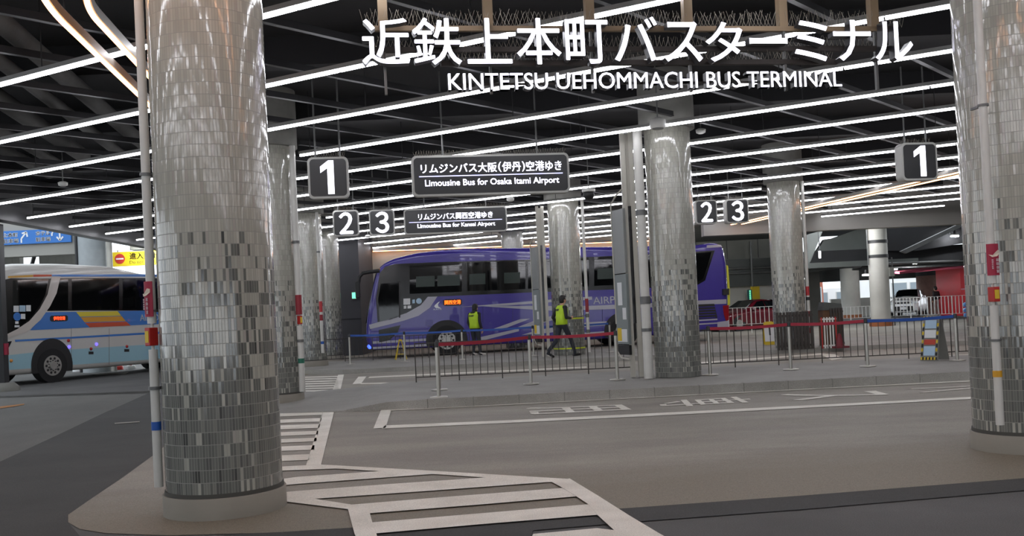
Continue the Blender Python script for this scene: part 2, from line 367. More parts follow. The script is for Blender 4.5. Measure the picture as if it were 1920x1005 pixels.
# painted markings: bay outline, crossing bars, hatching
MK = 0.010
def paint(name, poly, m=M_PAINT, lift=MK): return on_ground(name, poly, m, lift)
paint('lane_line_marking', [(735, 767), (960, 756.5), (1255, 741), (1540, 727), (1830, 713), (1830, 716), (1540, 730), (1255, 744.5), (960, 760), (733, 771)])
paint('lane_line_marking', [(722, 799), (960, 789), (1255, 774.5), (1540, 760), (1830, 745), (1830, 749), (1540, 764.5), (1255, 779.5), (960, 794), (716, 805)])
paint('stop_line_marking', [(715, 768.5), (734, 768), (723, 803.5), (700, 805)])
paint('lane_line_marking', [(693, 707), (830, 700.5), (1100, 688), (1100, 690), (830, 703), (690, 709.5)])
paint('lane_line_marking', [(676, 719), (782, 717), (782, 719), (676, 721)])
paint('stop_line_marking', [(672, 707), (687, 706.5), (677, 720), (661, 721)])
paint('lane_line_marking', [(1310, 694), (1560, 680), (1830, 664), (1830, 666), (1560, 682.5), (1310, 697)])
paint('lane_line_marking', [(1310, 680), (1540, 663), (1565, 665), (1580, 672), (1560, 676), (1540, 666), (1310, 683)])
paint('crossing_edge_marking', [(606, 771), (627, 770.5), (602, 873), (574, 874)])
for (t, b, xr) in ((774, 780, 606), (786, 792.5, 603), (797, 804.7, 600), (810, 817, 597), (823, 830, 594), (837, 845.7, 586 + 4), (854, 865, 580)):
    paint('crossing_bar_marking', [(470, t + 4), (xr, t - 1), (xr - 1, b - 1), (470, b + 4)])
paint('crossing_edge_marking', [(634, 703.5), (645, 703), (637.5, 736), (622, 737)])
for y in (707.5, 711.5, 715.8, 720, 724.5, 729, 733.5):
    paint('crossing_bar_marking', [(555, y), (634, y - 2), (633, y), (555, y + 2)])
C = lambda pts: [(560 + x / 3.295, 700 + y / 3.295) for x, y in pts]
hat = [[(-140, 585), (0, 577), (145, 571), (700, 602), (1675, 661), (1560, 680), (1160, 652), (830, 630), (500, 612), (230, 596), (-140, 610)],
       [(-140, 665), (0, 647), (500, 612), (830, 630), (400, 662), (0, 691), (-140, 705)],
       [(-140, 748), (0, 735), (560, 693), (1160, 652), (1560, 680), (830, 734), (100, 785), (-140, 772)],
       [(-140, 772), (100, 785), (330, 822), (305, 850), (-140, 795)],
       [(330, 822), (900, 775), (1630, 719), (1715, 772), (1100, 824), (440, 876), (430, 838)],
       [(305, 850), (330, 822), (430, 838), (440, 876), (456, 934), (480, 1003), (500, 1060), (370, 1060), (345, 1003)],
       [(456, 934), (1100, 880), (1715, 828), (1790, 822), (1845, 888), (1200, 940), (480, 1003)],
       [(1675, 661), (1560, 680), (1630, 719), (1715, 772), (1790, 822), (1845, 888), (1950, 985), (2050, 1060), (2330, 1060), (2230, 1005), (2040, 890), (1845, 765)],
       [(1450, 1008), (1845, 972), (1950, 985), (2050, 1060), (1400, 1100)]]
for h in hat: paint('hatched_crossing_marking', C(h), lift=0.012 + .0006 * hat.index(h))
for p in ([(512, 771), (600, 767), (600, 769), (512, 773)], [(565, 701), (620, 698), (620, 700), (565, 703)]):
    for k in range(3):
        a, b = p[0][0] + (p[1][0] - p[0][0]) * (k * .34), p[0][0] + (p[1][0] - p[0][0]) * (k * .34 + .24); s = (p[1][1] - p[0][1]) / (p[1][0] - p[0][0])
        paint('yellow_dash_marking', [(a, p[0][1] + s * (a - p[0][0])), (b, p[0][1] + s * (b - p[0][0])), (b, p[0][1] + s * (b - p[0][0]) + 2.2), (a, p[0][1] + s * (a - p[0][0]) + 2.2)], M_YEL)
paint('orange_dash_marking', [(0, 763), (46, 757.5), (45, 760), (0, 767)], M_ORA)
paint('lane_line_marking', [(170, 702), (242, 698), (235, 702), (182, 704)], M_PAINTW)
paint('lane_line_marking', [(215, 794), (262, 791), (262, 792.5), (215, 796)], M_PAINTW)
# the lettering on the lane reads with its top towards +x
def road_char(ch, quad):
    p = [ground(*q) for q in quad]; x0 = (p[0][0] + p[3][0]) / 2; x1 = (p[1][0] + p[2][0]) / 2
    v, f, nz = glyphs(ch); lo, hi = v.min(0), v.max(0); mb = MB()
    for dy in (-.012, .012):
        V = []
        for q in v:
            a = (q[1] - lo[1]) / (hi[1] - lo[1]); b = (q[0] - lo[0]) / (hi[0] - lo[0])     # up the character, across it
            far = p[0] * (1 - a) + p[1] * a; near = p[3] * (1 - a) + p[2] * a; w = far * (1 - b) + near * b
            V.append((w[0], w[1] + dy, gz(w[1]) + MK + (.001 if dy > 0 else 0)))
        mb.add(V, f)
    return struct(mb.build('lane_lettering_marking', M_PAINT))
road_char('用', [(985, 766.5), (1163, 758.5), (1184, 769), (994, 778.5)])
road_char('専', [(1234, 754), (1394, 744), (1420, 755), (1240, 766)])
road_char('ス', [(1460, 741), (1640, 733), (1674, 742), (1490, 752)])
road_char('バ', [(1705, 730), (1850, 720), (1885, 728), (1728, 738)])

# ---- ceiling: slab, channels under it, ducts
struct(MB().box((-34, -14, 5.75), (34, 20, 6.05)).build('ceiling', M_CEIL))
struct(MB().box((-13.2, 20, 5.75), (34, 37.2, 6.05)).build('ceiling_slab', M_CEIL))
struct(MB().box((-40, -14.4, 2.7), (40, -14, 6.05)).build('wall_rear_light_blocker', mat('light_blocker_wall', '#3d3c3a', .7, var=.1)))  # unseen wall added behind the camera to darken glass reflections and cut daylight
struct(MB().box((-13.2, 37.2, 5.75), (8.6, 43, 6.05)).build('ceiling_slab', M_CEIL))
jd = np.array([math.cos(math.radians(48)), math.sin(math.radians(48))]); jn = np.array([-jd[1], jd[0]])
CXY = [(-2.30, 7.42), (4.55, 8.52), (3.0, 17.5), (-4.37, 17.5), (-6.0, 28.2), (1.62, 27.8), (7.58, 26.0), (-6.6, 34.2), (0.12, 37.5), (7.05, 38.3)]
def runs(p, d, t0, t1, ok, rad):
    """stretches of the line p + t d that satisfy ok and stay clear of the columns"""
    out = []; seg = None
    for t in np.arange(t0, t1, .05):
        q = p + d * t
        if ok(q) and all((q[0] - c[0]) ** 2 + (q[1] - c[1]) ** 2 > rad ** 2 for c in CXY): seg = seg or [t, t]; seg[1] = t
        elif seg: out.append(seg); seg = None
    if seg: out.append(seg)
    return [(p + d * r[0], p + d * r[1]) for r in out if r[1] - r[0] > .4]
for k in range(-14, 24):                                     # light steel channels that carry the strips
    for a, b in runs(jn * (0.35 + k * 1.45), jd, -30, 60, lambda q: -12.7 < q[0] < 15 and 1.2 < q[1] < 35.5, .62):
        mb = MB(); mb.bar((*a, 4.86), (*b, 4.86), .05, .09); mb.bar((*a, 4.82), (*b, 4.82), .075, .012)
        struct(mb.build('ceiling_beam', mat('channel_dark', '#1e1e20', .5, var=.1)))
for k in range(9):                                           # heavier girders close to the slab
    y = 2 + k * 4.1
    for a, b in runs(np.array([0, y]), np.array([1.0, 0]), -12.8, 16, lambda q: True, .75):
        struct(MB().box((a[0], y - .14, 5.3), (b[0], y + .14, 5.75)).build('ceiling_beam', M_CEIL))
for (a, b, z, r) in (((-5.2, 7.2), (-7.2, 19), 5.15, .13), ((-5.75, 7.6), (-7.9, 19.5), 5.1, .10), ((-6.6, 8), (-8.9, 20), 5.2, .15), ((-7.4, 9), (-9.7, 21), 5.1, .10), ((-8.3, 10), (-10.6, 22), 5.2, .12)):
    tag(MB().cyl((*a, z), (*b, z), r, 14).build('ceiling_duct', M_DUCT), None, None, None, 'structure')

# ---- walls and fascias round the terminal
struct(MB().box((-13.2, 20, 4.45), (-12.85, 44, 5.76)).build('ceiling_edge_beam', M_STEEL))
wb = Plane((-5.99, 40.9), math.radians(7.0))
mb = MB(); mb.add([(*(wb.P + wb.d * s + wb.n * o), z) for s in (-1.0, 14.3) for o in (0, .3) for z in (0, 5.78)], [(0, 1, 5, 4), (2, 6, 7, 3), (0, 2, 3, 1), (4, 5, 7, 6), (1, 3, 7, 5), (0, 4, 6, 2)])
struct(mb.build('wall_back', M_WALLB))
mb = MB(); mb.box((-8.3, 37.2, 0), (-5.93, 41.5, 5.76)); struct(mb.build('wall_charcoal', M_DKW))
for z in (1.55, 1.575): struct(MB().box((-8.3, 37.185, z), (-5.93, 37.2, z + .01)).build('wall_joint_trim', M_BLACK))
struct(MB().box((7.4, 36.0, 4.08), (26, 36.5, 5.76)).build('wall_fascia', M_FASC))
# left side: concrete fascia over the ramp entrance, wall with a bright opening
struct(MB().box((-30, 34.0, 4.35), (-15.2, 34.5, 7.2)).build('wall_left_fascia', M_FASC))
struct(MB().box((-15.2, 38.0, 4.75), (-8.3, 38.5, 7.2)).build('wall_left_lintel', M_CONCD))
for a, b in ((-30, -18.6), (-17.85, -15.3)):
    mb = MB(); mb.box((a, 36, 0), (b, 36.3, 7.2))
    n = int((b - a) / .3)
    for i in range(n): mb.box((a + i * .3, 35.985, 0), (a + i * .3 + .02, 36, 7.0))
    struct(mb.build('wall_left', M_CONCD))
struct(MB().box((-18.6, 36, 0), (-17.85, 36.3, 2.2)).build('wall_left_sill', M_CONCD))
struct(MB().bar((-17.95, 35.9, 4.6), (-18.45, 36.5, 4.05), .12, .1).build('wall_left_brace', M_STEEL))

# right side: car park behind the fascia
struct(MB().box((5.0, 49.0, 0), (14.35, 49.4, 2.4)).build('wall_car_park', M_CONC))  # paler concrete than the upper part: light on the wall put into colour
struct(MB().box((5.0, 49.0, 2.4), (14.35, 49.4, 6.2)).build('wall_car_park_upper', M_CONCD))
struct(MB().box((5.0, 48.6, 2.35), (14.5, 49.0, 3.75)).build('wall_car_park_band', M_RAMP))
for i in range(4): struct(MB().box((8.0 + i * 1.6, 48.96, 3.8), (8.03 + i * 1.6, 49.0, 5.4)).build('wall_joint_trim', M_STEEL))
for z in (3.3, 3.05): struct(MB().cyl((7.7, 48.45, z), (14.5, 48.45, z - .05), .05, 8).build('car_park_pipe_trim', M_GALV))
struct(MB().box((7.9, 36.5, 4.75), (17.2, 49.4, 5.0)).build('car_park_ceiling', M_RAMP))
struct(MB().box((19.6, 36.5, 4.75), (27, 49.4, 5.0)).build('car_park_ceiling', M_RAMP))
# sloping ramp: its side wall, its soffit
pr = Plane((14, 45.0), 0.0)
def traced(name, pts, pl, depth, m):
    q = [pl(*p) for p in pts]; poly = [(*(pl.P + pl.d * s), z) for s, z in q]
    return struct(MB().prism(poly, (pl.n[0], pl.n[1], 0), depth).build(name, m))
traced('ramp_wall', [(1546, 449), (1560, 447), (1625, 424), (1640, 424), (1640, 487), (1572, 503), (1512, 512), (1512, 500)], pr, .35, M_RAMP)
traced('ramp_wall', [(1512, 440), (1543, 432), (1520, 490), (1512, 500)], Plane((14, 43.0), 0), .3, M_RAMP)
traced('ramp_wall', [(1664, 424), (1830, 420), (1830, 452), (1720, 470), (1664, 470)], Plane((14, 44.0), 0), .3, M_CEIL)
traced('ramp_girder', [(1690, 471), (1800, 419), (1812, 421), (1700, 475)], Plane((14, 41.0), 0), .25, M_GALV)
mb = MB(); mb.add([(12.5, 44.5, 3.05), (28, 44.5, 3.05), (32, 61, 3.40), (16, 61, 3.40), (12.5, 44.5, 3.75), (28, 44.5, 3.75), (32, 61, 4.1), (16, 61, 4.1)], [(0, 1, 2, 3), (7, 6, 5, 4), (0, 4, 5, 1), (1, 5, 6, 2), (2, 6, 7, 3), (3, 7, 4, 0)])
struct(mb.build('car_park_slab', M_CEIL))
struct(MB().box((16, 61, 2.62), (32, 61.4, 4.1)).build('car_park_beam', M_RAMP))
struct(MB().box((12.4, 44.2, 2.95), (19, 44.6, 3.2)).build('car_park_beam', M_RAMP))
for a, b, z in (((17.5, 44, 3.0), (30, 46, 2.95), .06), ((17, 46, 2.95), (32, 49, 2.95), .05), ((18, 50, 3.0), (36, 54, 3.0), .06)):
    struct(MB().cyl(a, b, z, 8).build('car_park_pipe_trim', M_GALV))
struct(MB().box((13.4, 50, 0), (16.25, 50.4, 3.3)).build('wall_car_park_end', M_CONCD))
struct(MB().box((20.8, 62, 0), (24.0, 62.3, 1.5)).build('wall_car_park_parapet', M_CONC))
# beyond the car park: pale street fronts in daylight
M_OUT1 = mat('pale_render', '#f2f2f0', .8, var=.06, vscale=.3); M_OUT2 = mat('red_brown_render', '#b26a55', .8, var=.08, vscale=.4); M_GLS = mat('dim_window_glass', '#8d99a0', .15)
def house(x0, x1, y, h, m, label, wins):
    t = thing('street_building', label, 'building', ((x0 + x1) / 2, y, 0))
    w = (x1 - x0) / 2; MB().box((-w, 0, 0), (w, 6, h)).build('facade', m, t)
    for (a, b, c, d) in wins:
        f = MB().box((a - .06, -.05, c - .06), (b + .06, 0, d + .06)).build('window', M_WHITE, t); MB().box((a, -.07, c), (b, -.05, d)).build('pane', M_GLS, f)
house(26.75, 27.55, 84, 4.2, M_OUT2, 'narrow red brown building beyond the car park opening', [(-.2, .2, 1.4, 2.6)])
struct(MB().box((24, -14, 0), (24.3, 43, 6.05)).build('wall_right_light_blocker', MATS['light_blocker_wall']))  # unseen wall added to block daylight and keep the left bus windows dark
house(29.6, 32.5, 92, 2.6, M_OUT1, 'low pale building front beyond the car park, behind concrete pillars', [(-.9, -.5, 1.0, 2.2), (.4, .9, 1.0, 2.2)])
house(37.5, 50, 98, 9, M_OUT1, 'pale building with windows beyond the white car', [(-4.5, -3.0, 1.3, 2.9), (-2.6, -1.6, 1.3, 2.9), (3, 4.5, 1.3, 2.9)])
M_RED = mat('red_shop_panel', '#d81f2b', .45); M_PINK = mat('pink_awning', '#c8556b', .6)
rs = thing('shop_front', 'bright red shop front at the far right beyond the white railing', 'shop', (24.6, 52.0, gz(52)))
MB().box((0, 0, 0.0), (3.2, 3, 2.7)).build('wall_panel', M_RED, rs)
MB().prism([(-3.4, -.2, 2.45), (3.2, -1.2, 2.75), (3.2, 1.5, 2.9), (-3.4, 1.5, 2.55)], (0, 0, 1), .12).build('awning', M_PINK, rs)
MB().box((.25, -.03, 1.5), (.55, 0, 2.2)).build('poster', mat('poster_orange', '#d2822f', .5), rs)
MB().box((1.1, -.03, 1.7), (1.5, 0, 2.3)).build('poster', mat('poster_violet', '#9a86bd', .5), rs)
MB().box((0, -.02, 1.42), (3.2, 0, 1.5)).build('shelf_edge', mat('pink_edge', '#d98a94', .5), rs)

# ------------------------------------------------------------------ columns
ROW = .0925
TILE = [tile_mat('mosaic_tile_%d' % i, 124, ROW, 2.15, .95, i * 3.7) for i in range(3)]
M_PL = mat('plinth_render', '#8f8a80', .8, var=.1, vscale=2, bump=.15); M_GAP = mat('plinth_joint', '#4a4944', .8)
M_CAP = mat('capital_board', '#7d7c77', .8, var=.08)
def column(x, y, i, label, z=0.0, r=.437, plinth=True, top=4.70, h=.18, rot=0.0):
    t = thing('tiled_column', label, 'column', (x, y, z), rot); t['kind'] = 'thing'
    ph = h if plinth else 0.0
    mb = MB(); mb.lathe([(r, ph), (r, top - z)], 96); mb.build('tiled_shaft', TILE[i % 3], t)
    MB().lathe([(r + .09, top - z - .01), (r + .09, 5.748 - z)], 48).build('capital', M_CAP, t)
    if plinth:
        MB().lathe([(r + .025, 0), (r + .025, h - .025), (r + .02, h - .018)], 64).build('plinth', M_PL, t)
        MB().lathe([(r + .01, h - .02), (r + .008, h + .012)], 64).build('plinth_joint', M_GAP, t)
    return t
c_near = column(-2.30, 7.42, 0, 'grey tiled round column nearest on the left, with the hatched crossing at its foot')
c_right = column(4.55, 8.52, 1, 'grey tiled round column cut by the right edge of the photo', rot=2.0)
c_mid = column(3.0, 17.5, 2, 'grey tiled column standing on the kerbed island beside the tall information board', .15, plinth=False, rot=.7, r=.42)
column(-4.37, 17.5, 1, 'grey tiled column half hidden directly behind the nearest left column', .01, rot=3.1)
column(-6.0, 28.2, 2, 'grey tiled column below the left sign with 1, with a thin white pipe', gz(28) + .12, rot=1.2)
column(1.62, 27.8, 0, 'grey tiled column behind the walking man in front of the purple bus', gz(28) + .12, plinth=False, r=.46, rot=4.0)
column(7.58, 26.0, 1, 'grey tiled column right of the purple bus, behind the dark slatted screen', gz(26) + .1, plinth=False, rot=5.0)
column(-6.6, 34.2, 0, 'grey tiled column against the charcoal wall, behind the left sign with 2', gz(34), rot=2.6)
column(0.12, 37.5, 1, 'grey tiled column top above the purple bus roof, near the Kansai Airport sign', gz(37.5), plinth=False, rot=.2)
column(7.05, 38.3, 2, 'grey tiled column mostly hidden behind the island column, orange lit on top', gz(38.4), plinth=False, rot=1.9)
def plain_col(name, label, x, y, r, z0, z1, m, extra=None):
    t = thing(name, label, 'column', (x, y, 0)); MB().lathe([(r, z0), (r, z1)], 40).build('shaft', m, t)
    return t
M_LCOL = mat('silver_grey_cladding', '#9aa0a3', .5, var=.05)
t = plain_col('clad_column', 'smooth grey round column beyond the white and blue bus', -14.75, 33.6, .48, 0, 5.76, M_LCOL)
MB().cyl((.62, -.1, 0), (.62, -.1, 5.7), .1, 12).build('drain_pipe', M_CONC, t); MB().cyl((-.62, .1, 0), (-.62, .1, 5.7), .06, 12).build('drain_pipe', M_STEEL, t)
M_BAND = mat('steel_strap', '#3a3a3a', .5)
t = plain_col('concrete_column', 'thick plain concrete column at the car park, strapped with two dark bands', 16.35, 42.2, .42, 0, 4.76, M_CONC)
for z in (3.85, 3.2): MB().lathe([(.44, z), (.44, z + .14)], 40).build('strap', M_BAND, t)
MB().cyl((.55, -.15, 0), (.55, -.15, 3.2), .03, 8).build('conduit', M_GALV, t); MB().cyl((-.5, -.15, 2.9), (-.5, -.15, 4.7), .03, 8).build('conduit', M_GALV, t)
MB().lathe([(.5, 0), (.5, .42)], 40).build('timber_collar', mat('timber_orange', '#9b5d36', .7), t)
MB().box((.3, -.5, 2.35), (.5, -.35, 2.75)).build('junction_box', M_CONCD, t)
t = plain_col('concrete_column', 'pale sunlit concrete column in the car park left of the strapped one', 20.5, 57.5, .55, 0, 3.3, M_CONC)
MB().lathe([(.6, 0), (.6, .5)], 40).build('timber_collar', mat('timber_orange', '#9b5d36', .7), t)
t = plain_col('concrete_column', 'brownish concrete column behind the white car and the pedestrian', 26.6, 60.5, .75, 0, 3.3, mat('brown_concrete', '#86695f', .85, var=.12))
MB().lathe([(.77, 2.7), (1.0, 3.3)], 40).build('haunch', M_STEEL, t)

# ================================================================== strip lights
M_STRIP = glow('strip_light_white', '#f8f8ff', STRIP_E); M_TUBE = glow('tube_light_white', '#f8fbff', 300.0); M_WARM = glow('strip_light_warm', '#ffb27a', WARM_E)
M_HOUSE = mat('strip_housing', '#8b8a88', .5)
ZS = 4.6
sd = np.array([math.cos(math.radians(-29.0)), math.sin(math.radians(-29.0))]); sn = np.array([-sd[1], sd[0]])
M_CLIP = mat('strip_clip', '#222224', .6)
def strip_light(name, a, b, label, mlit, group, z=ZS, gap=2.44, w=.040, h=.038, side=None):
    a = np.array(a, float); b = np.array(b, float); L = float(np.linalg.norm(b - a)); d = (b - a) / L
    t = thing(name, label, 'light', (a[0], a[1], z), math.atan2(d[1], d[0]), group)
    hs = MB(); hs.box((0, -.034, .0), (L, .034, .055)); hs.build('housing', M_HOUSE, t)
    df = MB(); x = 0.0
    while x < L - .02:
        e = min(L, x + gap); df.box((x + .012, -w / 2, -h), (e - .012, w / 2, -.002)); x = e
    df.build('diffuser', mlit, t)
    k = max(1, int(L / 4)); 
    for i in range(k + 1):
        q = .25 + (L - .5) * i / k
        MB().cyl((q, 0, .05), (q, 0, 5.75 - z), .008, 6).build('hanger', M_CLIP, t)
    return t
ORD = ['nearest', 'second', 'third', 'fourth', 'fifth', 'sixth', 'seventh', 'eighth', 'ninth', 'tenth', 'eleventh', 'twelfth', 'thirteenth', 'fourteenth', 'fifteenth', 'sixteenth', 'seventeenth', 'eighteenth', 'nineteenth', 'twentieth']
def inside(q):
    if not (-12.72 < q[0] < 15.5 and -9 < q[1]): return False
    if q[0] < 7.0 and q[1] > 40.7 + .1228 * (q[0] + 5.99): return False
    if q[0] >= 7.0 and q[1] > 35.7: return False
    if q[0] < -5.85 and q[1] > 37.0: return False
    for t in COLS:
        if (q[0] - t[0]) ** 2 + (q[1] - t[1]) ** 2 < .56 ** 2: return False
    return True
COLS = [tuple(o.location[:2]) for o in bpy.data.objects if o.name.startswith('tiled_column')]
n = 0
for k in range(-6, 16):
    o = 7.30 + 2.115 * k; seg = None; runs = []
    for t in np.arange(-40, 40, .05):
        q = sn * o + sd * t
        if inside(q): seg = seg or [t, t]; seg[1] = t
        elif seg: runs.append(seg); seg = None
    if seg: runs.append(seg)
    runs = [r for r in runs if r[1] - r[0] > .5]
    for j, r in enumerate(runs):
        where = '' if len(runs) == 1 else (', run left of the column' if j == 0 else ', run right of the column' if j == 1 else ', last run at right')
        a = sn * o + sd * r[0]; b = sn * o + sd * r[1]
        strip_light('strip_light', a, b, ('white ceiling strip light, %s visible row from the camera%s' % (ORD[k + 1], where)) if k >= -1 else 'white ceiling strip light overhead, %s row out of sight before the visible ones%s' % (ORD[-2 - k], where), M_STRIP, 'white diagonal ceiling strips')
    if runs: n += 1
def warm_loop(pts, label, r=.35, z=4.45):
    """an orange strip bent along a smooth line"""
    P = []
    for i, p in enumerate(pts):
        p = np.array(p, float)
        if 0 < i < len(pts) - 1:
            u = np.array(pts[i - 1]) - p; v = np.array(pts[i + 1]) - p; u = u / np.linalg.norm(u); v = v / np.linalg.norm(v)
            for k in range(9):
                s = k / 8; P.append(p + u * r * (1 - s) ** 2 + v * r * s ** 2)
        else: P.append(p)
    t = thing('warm_strip_light', label, 'light', (0, 0, z), 0, 'orange ceiling strips')
    def sweep(w, lo, hi):
        mb = MB(); vs = []
        for i, p in enumerate(P):
            d = P[min(i + 1, len(P) - 1)] - P[max(i - 1, 0)]; d = d / np.linalg.norm(d); m = np.array([-d[1], d[0]]) * w / 2
            vs += [(*(p - m), lo), (*(p + m), lo), (*(p + m), hi), (*(p - m), hi)]
        k = len(P); mb.add(vs, [(4 * i + j, 4 * i + (j + 1) % 4, 4 * i + 4 + (j + 1) % 4, 4 * i + 4 + j) for i in range(k - 1) for j in range(4)] + [(3, 2, 1, 0), (4 * k - 4, 4 * k - 3, 4 * k - 2, 4 * k - 1)])
        return mb
    sweep(.07, .0, .10).build('housing', mat('warm_housing', '#8a8680', .5), t); sweep(.045, -.025, -.002).build('diffuser', M_WARM, t)
    for i in (1, len(P) // 2, len(P) - 2): MB().cyl((*P[i], .09), (*P[i], 5.75 - z), .008, 6).build('hanger', M_CLIP, t)
    return t
warm_loop([(2.9, 4.9), (-2.9, 6.0), (-3.85, 7.7), (-4.17, 8.85), (-4.86, 13.6)], 'orange bent strip light at upper left, the outer of the two beside the left column')
warm_loop([(2.9, 5.5), (-2.5, 6.55), (-3.45, 7.9), (-3.84, 8.85), (-4.30, 12.1)], 'orange bent strip light at upper left, the inner of the two beside the left column')
warm_loop([(6.2, 4.4), (4.2, 5.2), (5.2, 7.2), (6.4, 7.6)], 'orange strip light overhead in front of the right edge column')
warm_loop([(8.38, 35.7), (11.27, 23.54), (12.3, 19.0)], 'orange straight strip light at right, the left one of the close pair')
warm_loop([(8.78, 35.7), (11.65, 23.54), (12.65, 19.0)], 'orange straight strip light at right, the right one of the close pair')
p0 = wb.P + wb.d * .1 - wb.n * .22; p1 = wb.P + wb.d * 13.1 - wb.n * .22
warm_loop([p0, p1], 'orange strip light running along the top of the beige back wall above the purple bus')
def tube_light(p, q, label):
    p, q = np.array(p), np.array(q); c = (p + q) / 2; L = np.linalg.norm(q - p) / 2
    t = thing('tube_light', label, 'light', c, math.atan2(q[1] - p[1], q[0] - p[0]), 'fluorescent tubes in the car park')
    MB().box((-L, -.06, 0), (L, .06, .06)).build('housing', M_WHITE, t); MB().cyl((-L, 0, -.03), (L, 0, -.03), .035, 8).build('tube', M_TUBE, t)
    hb = (3.06 + (c[1] - 44.5) * .0209 if c[1] > 44.5 and c[0] > 0 else 4.76) - c[2]
    MB().box((-.04, -.04, .05), (.04, .04, max(.08, hb))).build('bracket', M_STEEL, t)
Q = lambda px, py, y: aty(px, py, y)
tube_light(Q(1413, 438, 40), Q(1452, 433, 40), 'white tube light in the dark behind the fascia, left of the right tiled column')
tube_light(Q(1543, 431, 41), Q(1613, 424, 41), 'white tube light under the fascia left of the strapped concrete column')
for a, b, y, l in (((1712, 495), (1735, 489), 50, 'slanted fluorescent tube under the car park deck, the middle one'), ((1663, 506), (1682, 502), 52, 'short fluorescent tube right beside the strapped concrete column'), ((1617, 516), (1628, 514), 53, 'small fluorescent tube left of the strapped concrete column'), ((1783, 442), (1797, 441), 43.5, 'small fluorescent tube high up near the right column')):
    tube_light(Q(*a, y), Q(*b, y), l)
t = thing('tube_light', 'upright short lamp tube hanging in the gap of the ramp wall', 'light', Q(1537, 477, 42), 0, 'fluorescent tubes in the car park')
MB().cyl((0, 0, -.16), (0, 0, .14), .045, 10).build('tube', M_STRIP, t); MB().cyl((0, 0, .14), (0, 0, 4.76 - t.location.z), .025, 8).build('stem', M_STEEL, t)
lw = Q(266, 459, 37); tube_light((lw[0] - .3, lw[1], lw[2]), (lw[0] + 1.4, lw[1], lw[2]), 'short tube light above the yellow sign at left')

# ================================================================== big illuminated sign
M_SIGN = glow('sign_letter_face', '#f4f3ff', SIGN_E); M_LSIDE = mat('letter_return', '#3c3c40', .35, metal=.3)
M_FACE = mat('sign_face_black', '#151517', .35); M_FRAME = mat('sign_frame_grey', '#b2b1ac', .45)
M_POST = mat('sign_post', '#8f7a60', .6); M_BAR = mat('sign_rail', '#3a3431', .6); M_WIRE = mat('bird_spike_wire', '#9a9488', .4, metal=.5)
SA = math.radians(9.0); sp = Plane((-1.40, 9.0), SA)
big = thing('terminal_sign', 'large illuminated terminal name sign hung between the two near columns', 'sign', (-1.40, 9.0, 0), SA)
KJ = [('近', 677.8, 767.4, 37.8, 123), ('鉄', 773, 863.8, 37, 123.5), ('上', 874, 957.6, 37.8, 121.5), ('本', 966.5, 1050, 37.8, 122.8), ('町', 1058, 1138, 40, 121.5), ('バ', 1148.6, 1230, 35, 117),
      ('ス', 1241.8, 1313, 44.5, 118), ('タ', 1319, 1389, 44.5, 117.7), ('ー', 1401, 1472, 73.8, 85), ('ミ', 1484.7, 1547.7, 42, 117), ('ナ', 1557.7, 1628.4, 41, 116), ('ル', 1635, 1706, 43.7, 114.7)]
for ch, xa, xb, ya, yb in KJ:
    xc = (xa + xb) / 2; s0 = sp(xa, (ya + yb) / 2)[0]; s1 = sp(xb, (ya + yb) / 2)[0]; z1 = sp(xc, ya)[1]; z0 = sp(xc, yb)[1]
    lettering('letter', ch, big, s0, s1, z0, z1, -.0, M_SIGN, depth=.055, bold=.0048 if ch != 'ー' else .0, side=M_LSIDE)
def line_of_letters(text, a, b, c, d, pl, parent, y, m, depth, side, bold=0.0):
    """one mesh per letter: the text line is laid out once and cut into its loose pieces"""
    v, f, nz = glyphs(text, .001); lo, hi = v.min(0), v.max(0)
    par = list(range(len(v)))
    def find(i):
        while par[i] != i: par[i] = par[par[i]]; i = par[i]
        return i
    for p in f:
        for q in p[1:]: par[find(q)] = find(p[0])
    grp = {}
    for p, n in zip(f, nz): grp.setdefault(find(p[0]), []).append((p, n))
    for key in sorted(grp, key=lambda k: min(v[i][0] for p, _ in grp[k] for i in p)):
        mb = MB()
        for dx in ((-bold, bold, 0) if bold else (0,)):
            ids = sorted({i for p, _ in grp[key] for i in p}); mp = {i: j for j, i in enumerate(ids)}; V = []
            for i in ids:
                tx = (v[i][0] - lo[0]) / (hi[0] - lo[0]); tz = (v[i][1] - lo[1]) / (hi[1] - lo[1])
                V.append((a + (b - a) * tx + dx, y - (depth if v[i][2] > 0 else -depth), c + (d - c) * tz))
            F_ = [tuple(mp[i] for i in p) for p, _ in grp[key]]; mb.add(V, F_); mb.m[-len(F_):] = [0 if n > .25 else 1 for _, n in grp[key]]
        mb.build('letter', [m, side], parent, fix=False)
e0 = sp(840, 155); e1 = sp(1574, 150)
zb = (sp(840, 170.5)[1] + sp(1574, 164.6)[1]) / 2; zt = (sp(840, 139.5)[1] + sp(1574, 135)[1]) / 2
line_of_letters('KINTETSU UEHOMMACHI BUS TERMINAL', e0[0], e1[0], zb, zt, sp, big, 0, M_SIGN, .045, M_LSIDE, .0015)
sL, sR = sp(700, 60)[0], sp(1690, 60)[0]
ztop = sp(960, 47)[1]; zmid = sp(960, 98)[1]
for z, m in ((ztop, M_POST), (zmid + .06, M_BAR), (zb + .30, M_BAR)):
    MB().box((sL if z > zb + .4 else e0[0] - .05, .10, z - .025), (sR if z > zb + .4 else e1[0] + .05, .15, z + .025)).build('rail', m, big)
MB().box((e0[0], .06, zb + .07), (e1[0], .08, zb + .09)).build('rail', M_BAR, big)
for px in (718, 918, 1111, 1297, 1477, 1650):
    s = sp(px, 20)[0]
    MB().box((s - .045, .1, ztop), (s + .045, .19, 5.76)).build('post', M_POST, big); MB().box((s - .012, .11, zb), (s + .012, .15, ztop)).build('post', M_GALV, big)
